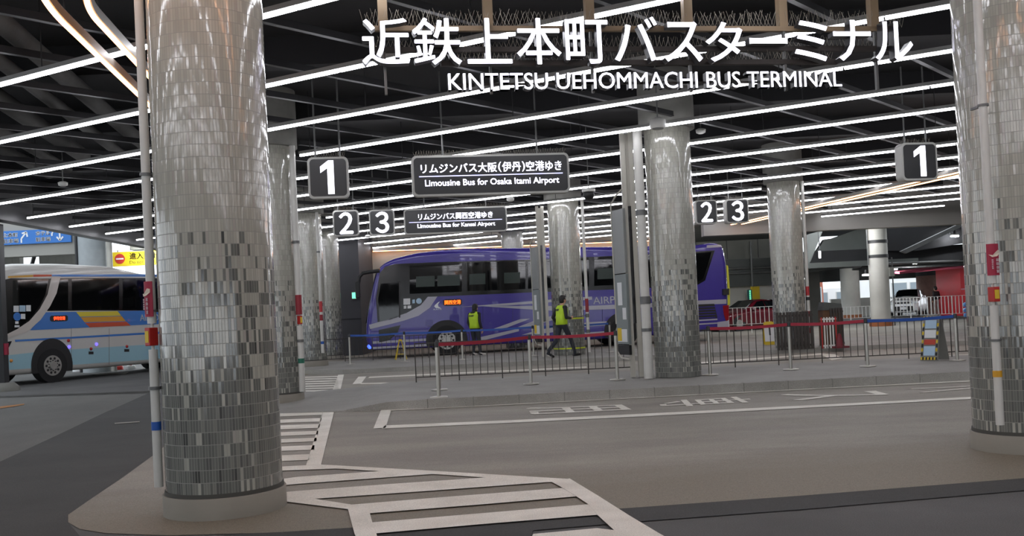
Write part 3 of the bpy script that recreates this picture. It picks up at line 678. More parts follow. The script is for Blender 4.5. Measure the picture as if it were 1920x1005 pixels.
def spikes(parent, x0, x1, y, z, h, n, name='bird_spikes'):
    mb = MB()
    for i in range(n):
        x = x0 + (x1 - x0) * (i + .5) / n
        for k in (-1, 1):
            q = (x + k * h * random.uniform(.18, .42), y + random.uniform(-.05, .05), z + h * random.uniform(.75, 1.1)); mb.bar((x, y, z), q, .0024, .0024)
    return mb.build(name, M_WIRE, parent)
spikes(big, sL - .1, sR + .1, .12, ztop + .02, .16, 150); spikes(big, sL, sR, .12, zmid + .08, .11, 120); spikes(big, e0[0], e1[0], .12, zb + .32, .09, 100)

# ================================================================== lane signs
def sign_box(name, label, pl, P, ang, px, lines, depth=.16, group=None, rods=True, sp_=True):
    """px = outer left, right (middle height) and top, bottom (middle width) of the cabinet in the photograph"""
    xa, xb, ya, yb = px; xm, ym = (xa + xb) / 2, (ya + yb) / 2
    s0, s1 = pl(xa, ym)[0], pl(xb, ym)[0]; z1, z0 = pl(xm, ya)[1], pl(xm, yb)[1]
    sc, zc = (s0 + s1) / 2, (z0 + z1) / 2; c = pl.P + pl.d * sc
    t = thing(name, label, 'sign', (c[0], c[1], zc), ang, group); w, h = s1 - s0, z1 - z0; r = min(w, h) * .13; b = min(w, h) * .055
    MB().prism([(x, 0, z) for x, z in rounded(w, h, r)], (0, 1, 0), depth).build('cabinet', M_FRAME, t, bevel=.006)
    MB().prism([(x, -.008, z) for x, z in rounded(w - 2 * b, h - 2 * b, r * .75)], (0, 1, 0), .012).build('face', M_FACE, t)
    for kind, body, fx0, fx1, fz0, fz1, bold in lines:          # fractions of the face
        a, c_ = -w / 2 + w * fx0, -w / 2 + w * fx1; lo, hi = -h / 2 + h * fz0, -h / 2 + h * fz1
        if kind == 'line': MB().box((a, -.014, lo), (c_, -.008, hi)).build('rule_line', glow('sign_rule', '#c9c9ff', 1.5), t)
        else: lettering('text' if kind == 'text' else 'number', body, t, a, c_, lo, hi, -.014, M_SIGN, .003, bold)
    if rods:
        for k in (-.3, .3): MB().cyl((k * w, depth / 2, h / 2 - .01), (k * w, depth / 2, 5.76 - zc), .016, 8).build('hanger_rod', M_GALV, t)
    if sp_: spikes(t, -w / 2 + .05, w / 2 - .05, depth / 2, h / 2, .1, max(8, int(w * 22)))
    return t
FW1 = {'1': '1', '2': '２', '3': '３'}
A1 = math.radians(8.0); P1 = Plane((-3.4, 16.2), A1)
num = lambda d: [('num', FW1[d], .24 if d == '1' else .23, .66 if d == '1' else .77, .13, .88, 0.02 if d != '1' else 0)]
sign_box('number_sign', 'black hanging sign with a white 1, left of the Osaka Itami Airport sign', P1, None, A1, (577, 654, 294, 372), [('num', '1', .31, .64, .10, .91, 0)])
sign_box('number_sign', 'black hanging sign with a white 1, beside the right edge column', P1, None, A1, (1691, 1758, 267, 338), [('num', '1', .33, .66, .10, .91, 0)], depth=.24)
sign_box('destination_sign', 'wide black hanging sign for the Osaka Itami Airport limousine bus', P1, None, A1, (772, 1068, 289, 365),
         [('text', 'リムジンバス大阪', .057, .535, .56, .79, .003), ('text', '(', .543, .563, .555, .80, .002), ('text', '伊丹', .568, .688, .56, .80, .003), ('text', ')', .695, .714, .555, .80, .002), ('text', '空港ゆき', .721, .950, .56, .80, .003), ('line', '', .045, .955, .475, .497, 0), ('text', 'Limousine Bus for Osaka Itami Airport', .08, .93, .2, .40, .002)])
A2 = math.radians(6.0); P2 = Plane((-4.6, 25.6), A2)
sign_box('number_sign', 'black hanging sign with a white 2, left of the left sign with 3', P2, None, A2, (624, 673, 394, 443), [('num', '２', .24, .78, .1, .9, .02)])
sign_box('number_sign', 'black hanging sign with a white 3, left of the Kansai Airport sign', P2, None, A2, (692, 740, 393, 441), [('num', '３', .24, .78, .1, .9, .02)])
sign_box('destination_sign', 'smaller black hanging sign for the Kansai Airport limousine bus', P2, None, A2, (757, 951, 389, 437),
         [('text', 'リムジンバス関西空港ゆき', .14, .86, .55, .80, .003), ('line', '', .05, .95, .46, .485, 0), ('text', 'Limousine Bus for Kansai Airport', .13, .88, .2, .40, .002)])
sign_box('number_sign', 'black hanging sign with a white 2, right of the island column', P2, None, A2, (1304, 1345, 375, 420), [('num', '２', .24, .78, .1, .9, .02)], depth=.24)
sign_box('number_sign', 'black hanging sign with a white 3, right of the right sign with 2', P2, None, A2, (1361, 1404, 373, 418), [('num', '３', .24, .78, .1, .9, .02)], depth=.24)

# direction signs at the left
M_BLUE = mat('blue_sign_panel', '#2f74c4', .45); M_WTXT = mat('white_sign_letter', '#e4e6ea', .5)
pb = Plane((-24, 33.9), 0.0)
def flat_sign(name, label, pl, y, px, m):
    xa, xb, ya, yb = px; s0, s1 = pl(xa, (ya + yb) / 2)[0], pl(xb, (ya + yb) / 2)[0]; z1, z0 = pl((xa + xb) / 2, ya)[1], pl((xa + xb) / 2, yb)[1]
    t = thing(name, label, 'sign', (*(pl.P + pl.d * s0), z0)); w, h = s1 - s0, z1 - z0
    MB().box((0, 0, 0), (w, .08, h)).build('panel', m, t, bevel=.005); return t, w, h
t, w, h = flat_sign('direction_sign', 'blue parking direction sign with white arrows on the left fascia', pb, 33.9, (-10, 133, 431, 457), M_BLUE)
f = lambda px: (px + 10) / 143 * w
lettering('text', '上本町', t, f(5), f(34), h * .55, h * .86, -.004, M_WTXT, .004, .012); lettering('text', '駐車場', t, f(5), f(35), h * .12, h * .42, -.004, M_WTXT, .004, .008)
lettering('text', 'ホテル', t, f(67), f(95), h * .58, h * .88, -.004, M_WTXT, .004, .012); lettering('text', '駐車場', t, f(67), f(95), h * .14, h * .44, -.004, M_WTXT, .004, .008)
def arrow(pts, head, ang, parent):
    mb = MB(); 
    for a, b in zip(pts, pts[1:]): mb.bar((a[0], -.008, a[1]), (b[0], -.008, b[1]), .006, .055)
    for k in (-1, 1):
        q = (head[0] + .17 * math.cos(ang + k * 2.4), head[1] + .17 * math.sin(ang + k * 2.4)); mb.bar((head[0], -.008, head[1]), (q[0], -.008, q[1]), .006, .055)
    mb.build('arrow', M_WTXT, parent)
arrow([(f(40), h * .1), (f(40), h * .4), (f(49), h * .82)], (f(50), h * .86), 1.0, t)
arc = [(f(105) + .14 * math.cos(a), h * .6 + .14 * math.sin(a)) for a in np.linspace(PI, 0, 9)]
arrow([(arc[0][0], h * .5)] + arc + [(arc[-1][0], h * .2)], (arc[-1][0], h * .16), -PI / 2, t)
py_ = Plane((-15.0, 37.95), 0.0); M_YP = mat('yellow_sign_panel', '#d9bd1f', .5); M_NOE = mat('no_entry_red', '#b8342a', .5)
t, w, h = flat_sign('no_entry_sign', 'yellow do not enter banner at left, above the bus roof', py_, 37.95, (211, 300, 471, 498), M_YP)
MB().cyl((w * .155, -.012, h * .52), (w * .155, 0, h * .52), .20, 28).build('no_entry_disc', M_NOE, t); MB().box((w * .155 - .15, -.018, h * .52 - .03), (w * .155 + .15, -.012, h * .52 + .03)).build('no_entry_bar', M_WTXT, t)
lettering('text', '進入禁止', t, w * .36, w * .95, h * .45, h * .9, -.004, mat('sign_black_ink', '#2a2a20', .6), .004, .008)
lettering('text', 'Do not Enter', t, w * .36, w * .9, h * .14, h * .36, -.004, MATS['sign_black_ink'], .004)
MB().cyl((.2, .03, h), (.2, .06, 4.76 - t.location.z), .02, 6).build('hanger_rod', M_STEEL, t); MB().cyl((w - .2, .03, h), (w - .2, .06, 4.76 - t.location.z), .02, 6).build('hanger_rod', M_STEEL, t)
# exit lamp on the charcoal wall
e = aty(666, 554, 37.15); t = thing('exit_lamp', 'small green exit lamp on the charcoal wall behind the bus mirror', 'lamp', (e[0], 37.2, e[2]))
MB().box((-.13, -.08, -.13), (.13, 0, .13)).build('housing', M_WHITE, t); MB().box((-.115, -.086, -.115), (.115, -.08, .115)).build('lit_face', glow('exit_green', '#6fe0b4', 1.6), t)

# small ceiling fittings
def fitting(px, py, y, kind, label):
    q = aty(px, py, y); t = thing(kind, label, 'ceiling fitting', (q[0], q[1], q[2]))
    if kind == 'smoke_detector':
        MB().lathe([(.05, -.05), (.09, -.03), (.10, .03), (.06, .05)], 20).build('body', M_WHITE, t)
    elif kind == 'speaker':
        MB().lathe([(.12, -.09), (.14, -.06), (.14, .05), (.05, .1)], 20).build('body', M_WHITE, t); MB().lathe([(.1, -.1), (.1, -.088)], 20).build('grille', M_GALV, t)
    else:
        MB().ball((0, 0, 0), .13, 16).build('dome', M_BLACK, t); MB().lathe([(.15, .06), (.15, .12)], 20).build('mount', M_WHITE, t)
    MB().cyl((0, 0, .04), (0, 0, 5.76 - q[2]), .012, 6).build('stem', M_GALV, t)
fitting(1233, 231, 16.3, 'speaker', 'round white speaker under the ceiling in front of the island column top')
fitting(118, 345, 20, 'smoke_detector', 'small white detector between the strips at far left')
fitting(1314, 246, 18.6, 'smoke_detector', 'small white detector just right of the island column top')
fitting(957, 374, 24, 'smoke_detector', 'small white detector below the Osaka Itami Airport sign')
fitting(1104, 365, 21.5, 'camera_dome', 'dark dome camera hanging right of the column behind the walking man')
fitting(690, 443, 33, 'smoke_detector', 'small white detector under the left sign with 3')

# ================================================================== pipes on the columns
M_PIPE = mat('white_pipe', '#c9c8c2', .4, var=.05); M_CRIM = mat('crimson_banner', '#a0243f', .6); M_REDB = mat('red_alarm_box', '#b3231c', .35); M_YLAB = mat('yellow_label', '#d9b92c', .5)
M_CREAM = mat('cream_print', '#e3d3c0', .6); M_TXT = mat('banner_white_ink', '#dcc6cc', .6)
def pipe(label, x, y, z0, z1, r, items, out=(0, -1), col=None):
    """a vertical pipe beside a column with what is fixed to it: (kind, z0, z1)"""
    t = thing('drain_pipe', label, 'pipe', (x, y, 0), math.atan2(out[1], out[0]) + PI / 2); o = -1
    segs = []; a = z0
    for k in sorted([i for i in items if i[0] == 'box'], key=lambda i: i[1]):
        segs.append((a, k[1] - .03)); segs.append((k[1] - .03, k[2] + .03, .35)); a = k[2] + .03
    segs.append((a, z1))
    mb = MB()
    for s in segs: mb.cyl((0, 0, s[0]), (0, 0, s[1]), r * (s[2] if len(s) > 2 else 1), 20)
    mb.build('pipe', col or M_PIPE, t)
    for kind, a, b, *ex in items:
        if kind == 'tape': MB().lathe([(r + .003, a), (r + .003, b)], 20).build('tape_band', mat(*ex[0]), t)
        elif kind == 'clamp':
            MB().lathe([(r + .012, a), (r + .012, b)], 20).build('clamp', M_GALV, t); MB().bar((0, 0, (a + b) / 2), (0, .16, (a + b) / 2), .02, .02).build('clamp_arm', M_GALV, t)
        elif kind == 'box':
            MB().box((-.03, -.05, a), (.03, .03, b)).build('alarm_box', M_REDB, t, bevel=.006); q = MB().box((-.02, -.054, a + .025), (.02, -.05, b - .025)).build('yellow_label', M_YLAB, t)
        elif kind == 'banner':
            w = ex[0]; MB().prism([(w * math.sin(u) * 1.0, -r - .012 - .05 * math.cos(u) + .05, 0 + a) for u in np.linspace(-1, 1, 7)] + [(w * math.sin(u), -r - .006 - .05 * math.cos(u) + .05, a) for u in np.linspace(1, -1, 7)], (0, 0, 1), b - a).build('banner', M_CRIM, t)
            y = -r - .016; h = b - a
            MB().prism([(-w * .78, y + .012, b - h * .34), (-w * .3, y, b - h * .36), (w * .1, y, b - h * .27), (w * .45, y, b - h * .2), (w * .78, y + .012, b - h * .22), (w * .78, y + .012, b - h * .31), (w * .3, y, b - h * .40), (-w * .4, y, b - h * .42)], (0, -1, 0), .002).build('printed_swoosh', M_CREAM, t)
            for i, ch in enumerate('起動装置'): lettering('text', ch, t, w * .12, w * .52, b - h * (.56 + .12 * i) + .0, b - h * (.47 + .12 * i), y - .002, M_TXT, .002, .001)
            for i, ch in enumerate('泡消火設備'): lettering('text', ch, t, -w * .5, -w * .26, b - h * (.54 + .065 * i), b - h * (.49 + .065 * i), y - .001, M_TXT, .002)
    return t
def zat(py, px, y): return float(aty(px, py, y)[2])
q = aty(282, 560, 7.3); X, Y = q[0] + .005, 7.3
pipe('white pipe with a crimson banner on the left side of the nearest left column', X, Y, zat(912, 312, Y), 4.69, .034,
     [('banner', zat(594, 280, Y), zat(528, 280, Y), .055), ('box', zat(648, 290, Y), zat(614, 290, Y)), ('tape', zat(806, 300, Y), zat(790, 300, Y), ('blue_tape', '#1f55a8', .5)), ('clamp', zat(730, 300, Y), zat(724, 300, Y)), ('clamp', zat(330, 272, Y), zat(325, 272, Y)), ('clamp', zat(585, 285, Y), zat(581, 285, Y))], out=(-.55, -.85))
q = aty(1851, 500, 8.07); X, Y = q[0] + .012, 8.02
pipe('white pipe with a crimson banner down the front of the right edge column', X, Y, zat(797, 1867, Y), 4.69, .034,
     [('banner', zat(517, 1851, Y), zat(458, 1851, Y), .065), ('box', zat(566, 1860, Y), zat(538, 1860, Y)), ('tape', zat(707, 1864, Y), zat(695, 1864, Y), ('yellow_tape', '#d09a1e', .5)), ('clamp', zat(640, 1860, Y), zat(636, 1860, Y)), ('clamp', zat(200, 1838, Y), zat(196, 1838, Y))], out=(.15, -1))
q = aty(1205, 480, 17.25); pipe('thick white pipe on the left of the island column, clamped in three places', q[0], 17.2, .15, 4.69, .085, [('clamp', zat(570, 1207, 17.2), zat(556, 1207, 17.2)), ('clamp', zat(404, 1203, 17.2), zat(394, 1203, 17.2)), ('clamp', 1.0, 1.06)], out=(-.6, -.8))
q = aty(1299, 480, 17.4); pipe('slim white pipe on the right of the island column with a red band', q[0], 17.4, .3, 4.69, .042, [('tape', zat(577, 1304, 17.4), zat(563, 1304, 17.4), ('red_tape', '#a8222c', .5)), ('clamp', zat(640, 1306, 17.4), zat(634, 1306, 17.4)), ('clamp', 2.6, 2.64)], out=(.8, -.6))
q = aty(557, 500, 17.3); X, Y = q[0], 17.3
pipe('white pipe with red labels on the right of the half hidden left column', X, Y, .2, 4.69, .055, [('tape', zat(590, 560, Y), zat(553, 560, Y), ('dark_red_label', '#8e1f2c', .5)), ('box', zat(608, 561, Y), zat(592, 561, Y)), ('tape', zat(681, 565, Y), zat(672, 565, Y), ('green_tape', '#1f6a55', .5)), ('clamp', 2.9, 2.95), ('clamp', 1.1, 1.15)], out=(.8, -.6))
q = aty(599, 520, 27.7); X, Y = q[0], 27.7
pipe('thin white pipe with red plates, on the column below the left sign with 1', X, Y, zat(662, 605, Y), 4.69, .045, [('tape', zat(585, 601, Y), zat(565, 601, Y), ('red_plate', '#b83238', .5)), ('tape', zat(601, 602, Y), zat(590, 602, Y), ('dark_red_label', '#8e1f2c', .5)), ('tape', zat(645, 604, Y), zat(640, 604, Y), ('blue_tape', '#1f55a8', .5)), ('clamp', 3.5, 3.55)], out=(.1, -1))
q = aty(1097, 500, 27.4); X, Y = q[0], 27.4
pipe('thin grey pipe on the right of the column behind the walking man', X, Y, .25, 4.69, .045, [('tape', zat(585, 1099, Y), zat(560, 1099, Y), ('dark_red_label', '#8e1f2c', .5)), ('clamp', zat(595, 1100, Y), zat(588, 1100, Y)), ('clamp', zat(624, 1100, Y), zat(618, 1100, Y))], out=(.9, -.4))
q = aty(1511, 500, 25.9); X, Y = q[0] - .02, 25.8
pipe('thin white pipe with a red plate, on the column right of the purple bus', X, Y, .3, 4.69, .045, [('tape', zat(554, 1514, Y), zat(537, 1514, Y), ('red_plate', '#b83238', .5)), ('tape', zat(563, 1514, Y), zat(557, 1514, Y), ('black_band', '#2a2a2c', .5)), ('tape', 1.0, 1.15, ('red_tape', '#a8222c', .5)), ('tape', .55, .7, ('red_tape', '#a8222c', .5))], out=(.9, -.4))
# yellow rope round the column behind the man
t = thing('barrier_tape', 'yellow tape tied round the column behind the walking man', 'tape', (1.62, 27.8, 0), 0)
for py in (597, 653):
    z = zat(py, 1075, 27.4); MB().lathe([(.47, z - .02), (.47, z + .02)], 48).build('tape_loop', mat('neon_yellow', '#c8d52c', .5), t)

# ================================================================== barriers on the islands
M_CHROME = mat('brushed_steel', '#b9b6ae', .3, metal=.8); M_BELTR = mat('red_belt', '#a3263a', .6); M_BELTB = mat('blue_belt', '#2a55a6', .6); M_FEN = mat('dark_fence_paint', '#37322e', .5)
def stanchion(p, q, belt, label, group):
    """belt post at p, its belt (if any) pulled to q"""
    t = thing('belt_stanchion', label, 'barrier post', p, 0, group)
    MB().lathe([(.145, 0), (.143, .012), (.05, .022)], 32).build('base', M_CHROME, t)
    MB().lathe([(.03, .012), (.03, .80)], 20).build('post', M_CHROME, t); MB().lathe([(.033, .80), (.033, .88), (.02, .895)], 20).build('cap', M_STEEL, t)
    if belt:
        d = np.array(q) - np.array(p); L = float(np.linalg.norm(d[:2])); a = d[:2] / L
        m = MB(); n = 8; vs = []
        for i in range(n + 1):
            u = .03 + (L - .06) * i / n; s = -.02 * math.sin(PI * i / n); z = .845 + d[2] * i / n + s
            for e, h in ((-.002, -.028), (.002, -.028), (.002, .028), (-.002, .028)): vs.append((a[0] * u - a[1] * e, a[1] * u + a[0] * e, z + h))
        m.add(vs, [(4 * i + j, 4 * i + (j + 1) % 4, 4 * i + 4 + (j + 1) % 4, 4 * i + 4 + j) for i in range(n) for j in range(4)] + [(3, 2, 1, 0), (4 * n, 4 * n + 1, 4 * n + 2, 4 * n + 3)])
        m.build('belt', M_BELTR if belt == 'r' else M_BELTB, t)
    return t
gi = lambda x, y: tuple(atz(x, y, .15))
row = [gi(823, 745), gi(996, 720), gi(1158, 712)]
stanchion(row[0], row[1], 'r', 'steel belt post nearest the kerb, at the left start of the red belts', 'near island belt posts')
stanchion(gi(824, 731), row[1], None, 'steel belt post without its own belt, right behind the nearest belt post', 'near island belt posts')
stanchion(row[1], row[2], 'r', 'steel belt post between the two left red belts, in front of the walking man', 'near island belt posts')
stanchion(row[2], None, None, 'steel belt post at the right end of the left red belts beside the information board', 'near island belt posts')
row = [gi(1332, 703), gi(1483, 693), gi(1627, 687), gi(1795, 676)]
stanchion(row[0], row[1], 'r', 'steel belt post just right of the island column, start of the right red belts', 'near island belt posts')
stanchion(row[1], row[2], 'r', 'steel belt post between the two right red belts', 'near island belt posts')
stanchion(row[2], row[3], 'b', 'steel belt post where the red belt meets the blue one', 'near island belt posts')
stanchion(row[3], None, None, 'steel belt post at the right end of the near blue belt by the striped board', 'near island belt posts')
row = [tuple(ground(x, y, .12)) for x, y in ((657, 683), (760, 678), (868, 674), (1001, 667), (1145, 660))]
for i, l in enumerate(('leftmost belt post on the far island, blue belt, before the charcoal wall', 'belt post with blue belt in front of the purple bus nose', 'belt post with blue belt left of the woman in the yellow vest', 'belt post with blue belt between the woman and the walking man', 'belt post at the end of the blue belts right of the walking man')):
    stanchion(row[i], row[i + 1] if i < 4 else None, 'b' if i < 4 else None, l, 'far island belt posts')
def fence(label, a, b, z, h=.78, step=.145, post=6, m=M_FEN, r=.007, name='railing_fence', foot=.1, pr=.011):
    a = np.array(a, float); b = np.array(b, float); L = float(np.linalg.norm(b - a)); t = thing(name, label, 'fence', (a[0], a[1], z), math.atan2(b[1] - a[1], b[0] - a[0]))
    MB().bar((0, 0, h), (L, 0, h), .03, .022).build('top_rail', m, t); MB().bar((0, 0, foot), (L, 0, foot), .02, .02).build('bottom_rail', m, t)
    n = int(L / step); bar_ = post_ = None
    for i in range(n + 1):
        x = L * i / n
        if i % post == 0 or i == n:
            if post_ is None: post_ = MB().cyl((0, 0, 0), (0, 0, h), pr, 8).build('fence_post', m, t); o = post_
            else: o = post_.copy(); COL.objects.link(o)
        else:
            if bar_ is None: bar_ = MB().cyl((0, 0, foot), (0, 0, h), r, 8).build('baluster', m, t); o = bar_
            else: o = bar_.copy(); COL.objects.link(o)
        o.parent = t; o.location = (x, 0, 0)
    return t
fence('low dark railing on the island left of the information board', (-2.0, 19.12), (2.35, 19.22), .15)
fence('low dark railing on the island right of the tiled column', (3.55, 19.12), (9.6, 19.3), .15)
fence('low dark railing on the far island by the charcoal wall, left of the bus nose', (-6.2, 29.9), (-1.4, 30.0), gz(30) + .12, h=.72)
fence('white pedestrian railing in front of the maroon car', (9.3, 41.0), (12.4, 41.6), gz(41), h=1.12, step=.2, post=5, m=M_WHITE, r=.018, pr=.028, foot=.4)
fence('white pedestrian railing in front of the white car and the pedestrian at far right', (20.9, 52.6), (25.8, 51.2), gz(52), h=1.12, step=.17, post=6, m=M_WHITE, r=.02, pr=.03, foot=.15)
fence('low white railing between the concrete columns in the car park', (16.6, 54.0), (20.8, 53.0), gz(54), h=.75, step=.2, post=6, m=M_WHITE, r=.018, pr=.028, foot=.12)
def slats(label, a, b, z, h, n):
    a = np.array(a, float); b = np.array(b, float); L = float(np.linalg.norm(b - a)); t = thing('slatted_screen', label, 'screen', (a[0], a[1], z), math.atan2(b[1] - a[1], b[0] - a[0]))
    for zz in (.08, h - .12): MB().box((0, .02, zz), (L, .04, zz + .05)).build('rail', M_FEN, t)
    first = None
    for i in range(n):
        if first is None: first = MB().box((0, -.01, 0), (L / n * .72, .02, h)).build('slat', M_FEN, t); o = first
        else: o = first.copy(); COL.objects.link(o); o.parent = t
        o.location = (L * i / n, 0, 0)
    return t
slats('dark slatted screen at the foot of the tiled column right of the purple bus', (6.98, 25.2), (7.98, 25.25), gz(25) + .1, 1.0, 11)
slats('dark slatted screen around the utility box, right of the red and white barrier', (8.48, 25.4), (8.85, 25.42), gz(25) + .1, 1.05, 5)

# ---- boards and small things on the islands
M_YE = mat('yellow_plastic', '#d2b52a', .5); M_PAPER = mat('white_notice', '#d8dadb', .6); M_INK = mat('dark_ink', '#33343a', .6); M_BLUEP = mat('pale_blue_notice', '#a9c3d8', .6); M_REDI = mat('red_ink', '#b5422f', .6)
def aframe(name, label, p, rz, w, h, m, spread=.24):
    t = thing(name, label, 'board', p, rz)
    for k in (-1, 1):
        MB().prism([(-w / 2, k * spread, 0), (w / 2, k * spread, 0), (w / 2 * .9, k * .02, h), (-w / 2 * .9, k * .02, h)], (0, k, .2), .02).build('board_panel', m, t)
    MB().box((-w * .3, -.03, h - .03), (w * .3, .03, h + .02)).build('hinge', m, t); return t
p = gi(1753, 675); t = aframe('caution_board', 'tall folding board with yellow and black stripes and pale notices at the right fence', p, math.radians(-48), .34, .86, mat('grey_board', '#83827c', .6))
def on_face(w, x0, x1, z0, z1, spread=.24, h=.86):
    y = lambda z: -(spread + (.02 - spread) * z / h) - .03
    return [(x0, y(z0), z0), (x1, y(z0), z0), (x1, y(z1), z1), (x0, y(z1), z1)]
for z0, z1, m in ((.62, .78, M_BLUEP), (.44, .59, M_PAPER), (.31, .41, M_REDI), (.1, .28, M_BLUEP)):
    MB().prism(on_face(0, -.11, .11, z0, z1), (0, -1, .2), .006).build('notice', m, t)
mb = MB(); mk = MB()
for i in range(5):
    for zz in ((0.02), (.80)):
        x = -.16 + i * .064; mb.prism(on_face(0, x, x + .03, zz, zz + .05), (0, -1, .2), .005); mk.prism(on_face(0, x + .032, x + .062, zz, zz + .05), (0, -1, .2), .005)
for i in range(8):
    for sx in (-.16, .12):
        z = .1 + i * .08; (mb if i % 2 else mk).prism(on_face(0, sx, sx + .035, z, z + .06), (0, -1, .2), .004)
mb.build('yellow_stripe', M_YE, t); mk.build('black_stripe', M_BLACK, t)
p = tuple(ground(752, 674, .12)); t = thing('folding_stand', 'small yellow A shaped stand in front of the purple bus nose', 'stand', p, math.radians(15))
for k in (-1, 1):
    for y in (-.12, .12): MB().cyl((k * .17, y, 0), (k * .03, y * .2, .6), .014, 8).build('leg', M_YE, t)
MB().box((-.05, -.05, .58), (.05, .05, .63)).build('hinge', M_YE, t); MB().bar((-.13, -.1, .17), (.13, -.1, .17), .012, .02).build('brace', M_YE, t)
p = ground(1443, 646, .12); p = (p[0], p[1], p[2] - .1 if False else p[2]); t = aframe('notice_board', 'white folding notice board with yellow edges behind the right railing', p, math.radians(-8), .32, .66, M_YE)
MB().prism(on_face(0, -.15, .15, .1, .56, .24, .66), (0, -1, .2), .008).build('white_panel', M_PAPER, t); MB().prism(on_face(0, -.02, .03, .28, .5, .24, .66), (0, -1, .2), .012).build('printed_mark', M_INK, t)
p = (8.12, 25.1, gz(25) + .1); t = thing('striped_barrier', 'short red and white barred barrier between the dark slatted screens', 'barrier', p, 0)
for z in (.05, .75): MB().box((0, -.01, z), (.42, .03, z + .04)).build('rail', M_WHITE, t)
for i in range(6): MB().box((i * .075, -.02, 0), (i * .075 + .035, 0, .82)).build('bar', M_WHITE if i % 5 else M_REDB, t)
p = (8.58, 25.05, gz(25) + .1); t = thing('traffic_cone', 'dark red traffic cone at the foot of the barred barrier', 'cone', p, 0)
mcr = mat('dull_red_rubber', '#6d1c28', .6); MB().box((-.19, -.19, 0), (.19, .19, .05)).build('base', mcr, t); MB().lathe([(.12, .05), (.04, .36), (.03, .38)], 20).build('cone_body', mcr, t)
p = (8.42, 25.8, gz(25) + .1); t = thing('utility_box', 'grey topped utility box standing behind the slatted screen', 'box', p, 0)
MB().box((0, 0, 0), (.5, .4, 1.0)).build('body', mat('orange_brown_cabinet', '#6e5138', .6), t); MB().prism([(-.02, -.05, 1.0), (.52, -.05, 1.0), (.5, -.05, 1.16), (.04, -.05, 1.22)], (0, 1, 0), .45).build('lid', M_RAMP, t)
t = thing('payment_machine', 'yellow parking post with a lit green strip beside the maroon car', 'machine', (*aty(1416, 560, 48.2)[:2], 0), .2)
MB().box((-.18, -.1, gz(48.2)), (.22, .1, 2.3)).build('body', M_YE, t); MB().box((-.42, -.05, 1.5), (-.18, .0, 2.15)).build('panel', mat('teal_panel', '#2d5f63', .5), t)
for i in range(6): MB().box((-.33, -.06, 1.55 + i * .1), (-.25, -.05, 1.61 + i * .1)).build('indicator', glow('indicator_green', '#6fe8b0', 1.5), t)
MB().cyl((-.1, 0, 2.3), (-.1, 0, 4.6), .05, 10).build('pole', M_GALV, t)
M_WB = mat('blue_water_weight', '#5f96d6', .4)
b = ground(1812, 596); t = thing('water_barrier', 'stack of pale blue water weights beside the right edge column', 'barrier', (b[0] + .1, b[1], b[2]), 0)
for i in range(3): MB().lathe([(.18, .02 + i * .27), (.22, .08 + i * .27), (.22, .2 + i * .27), (.12, .26 + i * .27)], 20).build('weight', M_WB, t)
for i, px in enumerate((145, 168, 186, 222, 245)):           # red and white cones lying beyond the left bus
    q = ground(px, 684 - i * .8); q = aty(px, 684, 34.5); t = thing('barrier_bar', 'red and white barrier foot seen beneath the left bus' , 'barrier', (q[0], q[1], gz(q[1])), .3, 'barrier feet beneath the left bus')
    MB().lathe([(.17, 0), (.17, .1), (.12, .14)], 20).build('foot', M_REDB if i % 2 else M_PAPER, t); MB().lathe([(.05, .14), (.05, .7)], 12).build('stem', M_REDB, t)
def info_board(label, px, y, base, s=1.0, ph=(0, 1)):
    q = aty(px, 560, y); t = thing('information_board', label, 'information board', (q[0], y, base), 0)
    zt = 4.75 if y < 20 else 4.5; mp = mat('beige_mast', '#bab7ac', .45); md = mat('dark_glass', '#1c1b1c', .15); mg = mat('brushed_grey_panel', '#8f918f', .4, metal=.3)
    MB().box((-.10, -.06, 0), (-.015, .06, zt - base)).build('mast', mp, t); MB().box((.055, -.02, 0), (.14, .10, zt - base)).build('mast', mp, t)
    MB().box((-.015, .0, 1.0), (.055, .06, 3.2)).build('dark_display', md, t)
    MB().box((-.015, .0, 3.2), (.055, .06, zt - .05 - base)).build('infill_strip', mp, t)
    A, B = (-.285, .35), (-.12, -.12)
    def pan(name, z0, z1, m, off=0.0, u0=0.0, u1=1.0, th=.05):
        d = np.array(B) - np.array(A); n = np.array([d[1], -d[0]]) / np.linalg.norm(d); n = -n if n[1] > 0 else n
        a = np.array(A) + d * u0 + n * off; b_ = np.array(A) + d * u1 + n * off
        return MB().prism([(a[0], a[1], z0), (b_[0], b_[1], z0), (b_[0], b_[1], z1), (a[0], a[1], z1)], (-n[0], -n[1], 0), th).build(name, m, t)
    pan('upper_panel', 1.95, 3.15, mg); pan('poster_panel', .62, 1.93, mat('grey_poster', '#7d8484', .5)); 
    pan('notice', 1.35, 1.78, M_PAPER, .006, .25, .62, .004); pan('notice', 1.08, 1.3, M_PAPER, .006, .6, .9, .004); pan('notice', .66, .9, M_PAPER, .006, .1, .9, .004); pan('yellow_notice', .68, .92, M_YLAB, .012, .12, .45, .004)
    pan('dark_pocket', .42, .6, M_BLACK)
    d = np.array(B) - np.array(A)
    f = MB(); P = [(*A, .62), (*A, .48), (A[0] + d[0] * .3, A[1] + d[1] * .3, .36), (B[0], B[1], .34)]; f.tube(P, .016, 8); f.build('lower_frame', mp, t)
    f = MB(); P = [(*A, 1.0), (*A, 3.28), (A[0] + d[0] * .5, A[1] + d[1] * .5, 3.42), (B[0], B[1], 3.5)]; f.tube(P, .016, 8); f.build('upper_frame', mp, t)
    return t
info_board('tall information board on beige masts beside the island column', 1186, 17.75, .15)
info_board('slimmer information board on a mast left of the column behind the man', 1018, 27.2, gz(27) + .12)
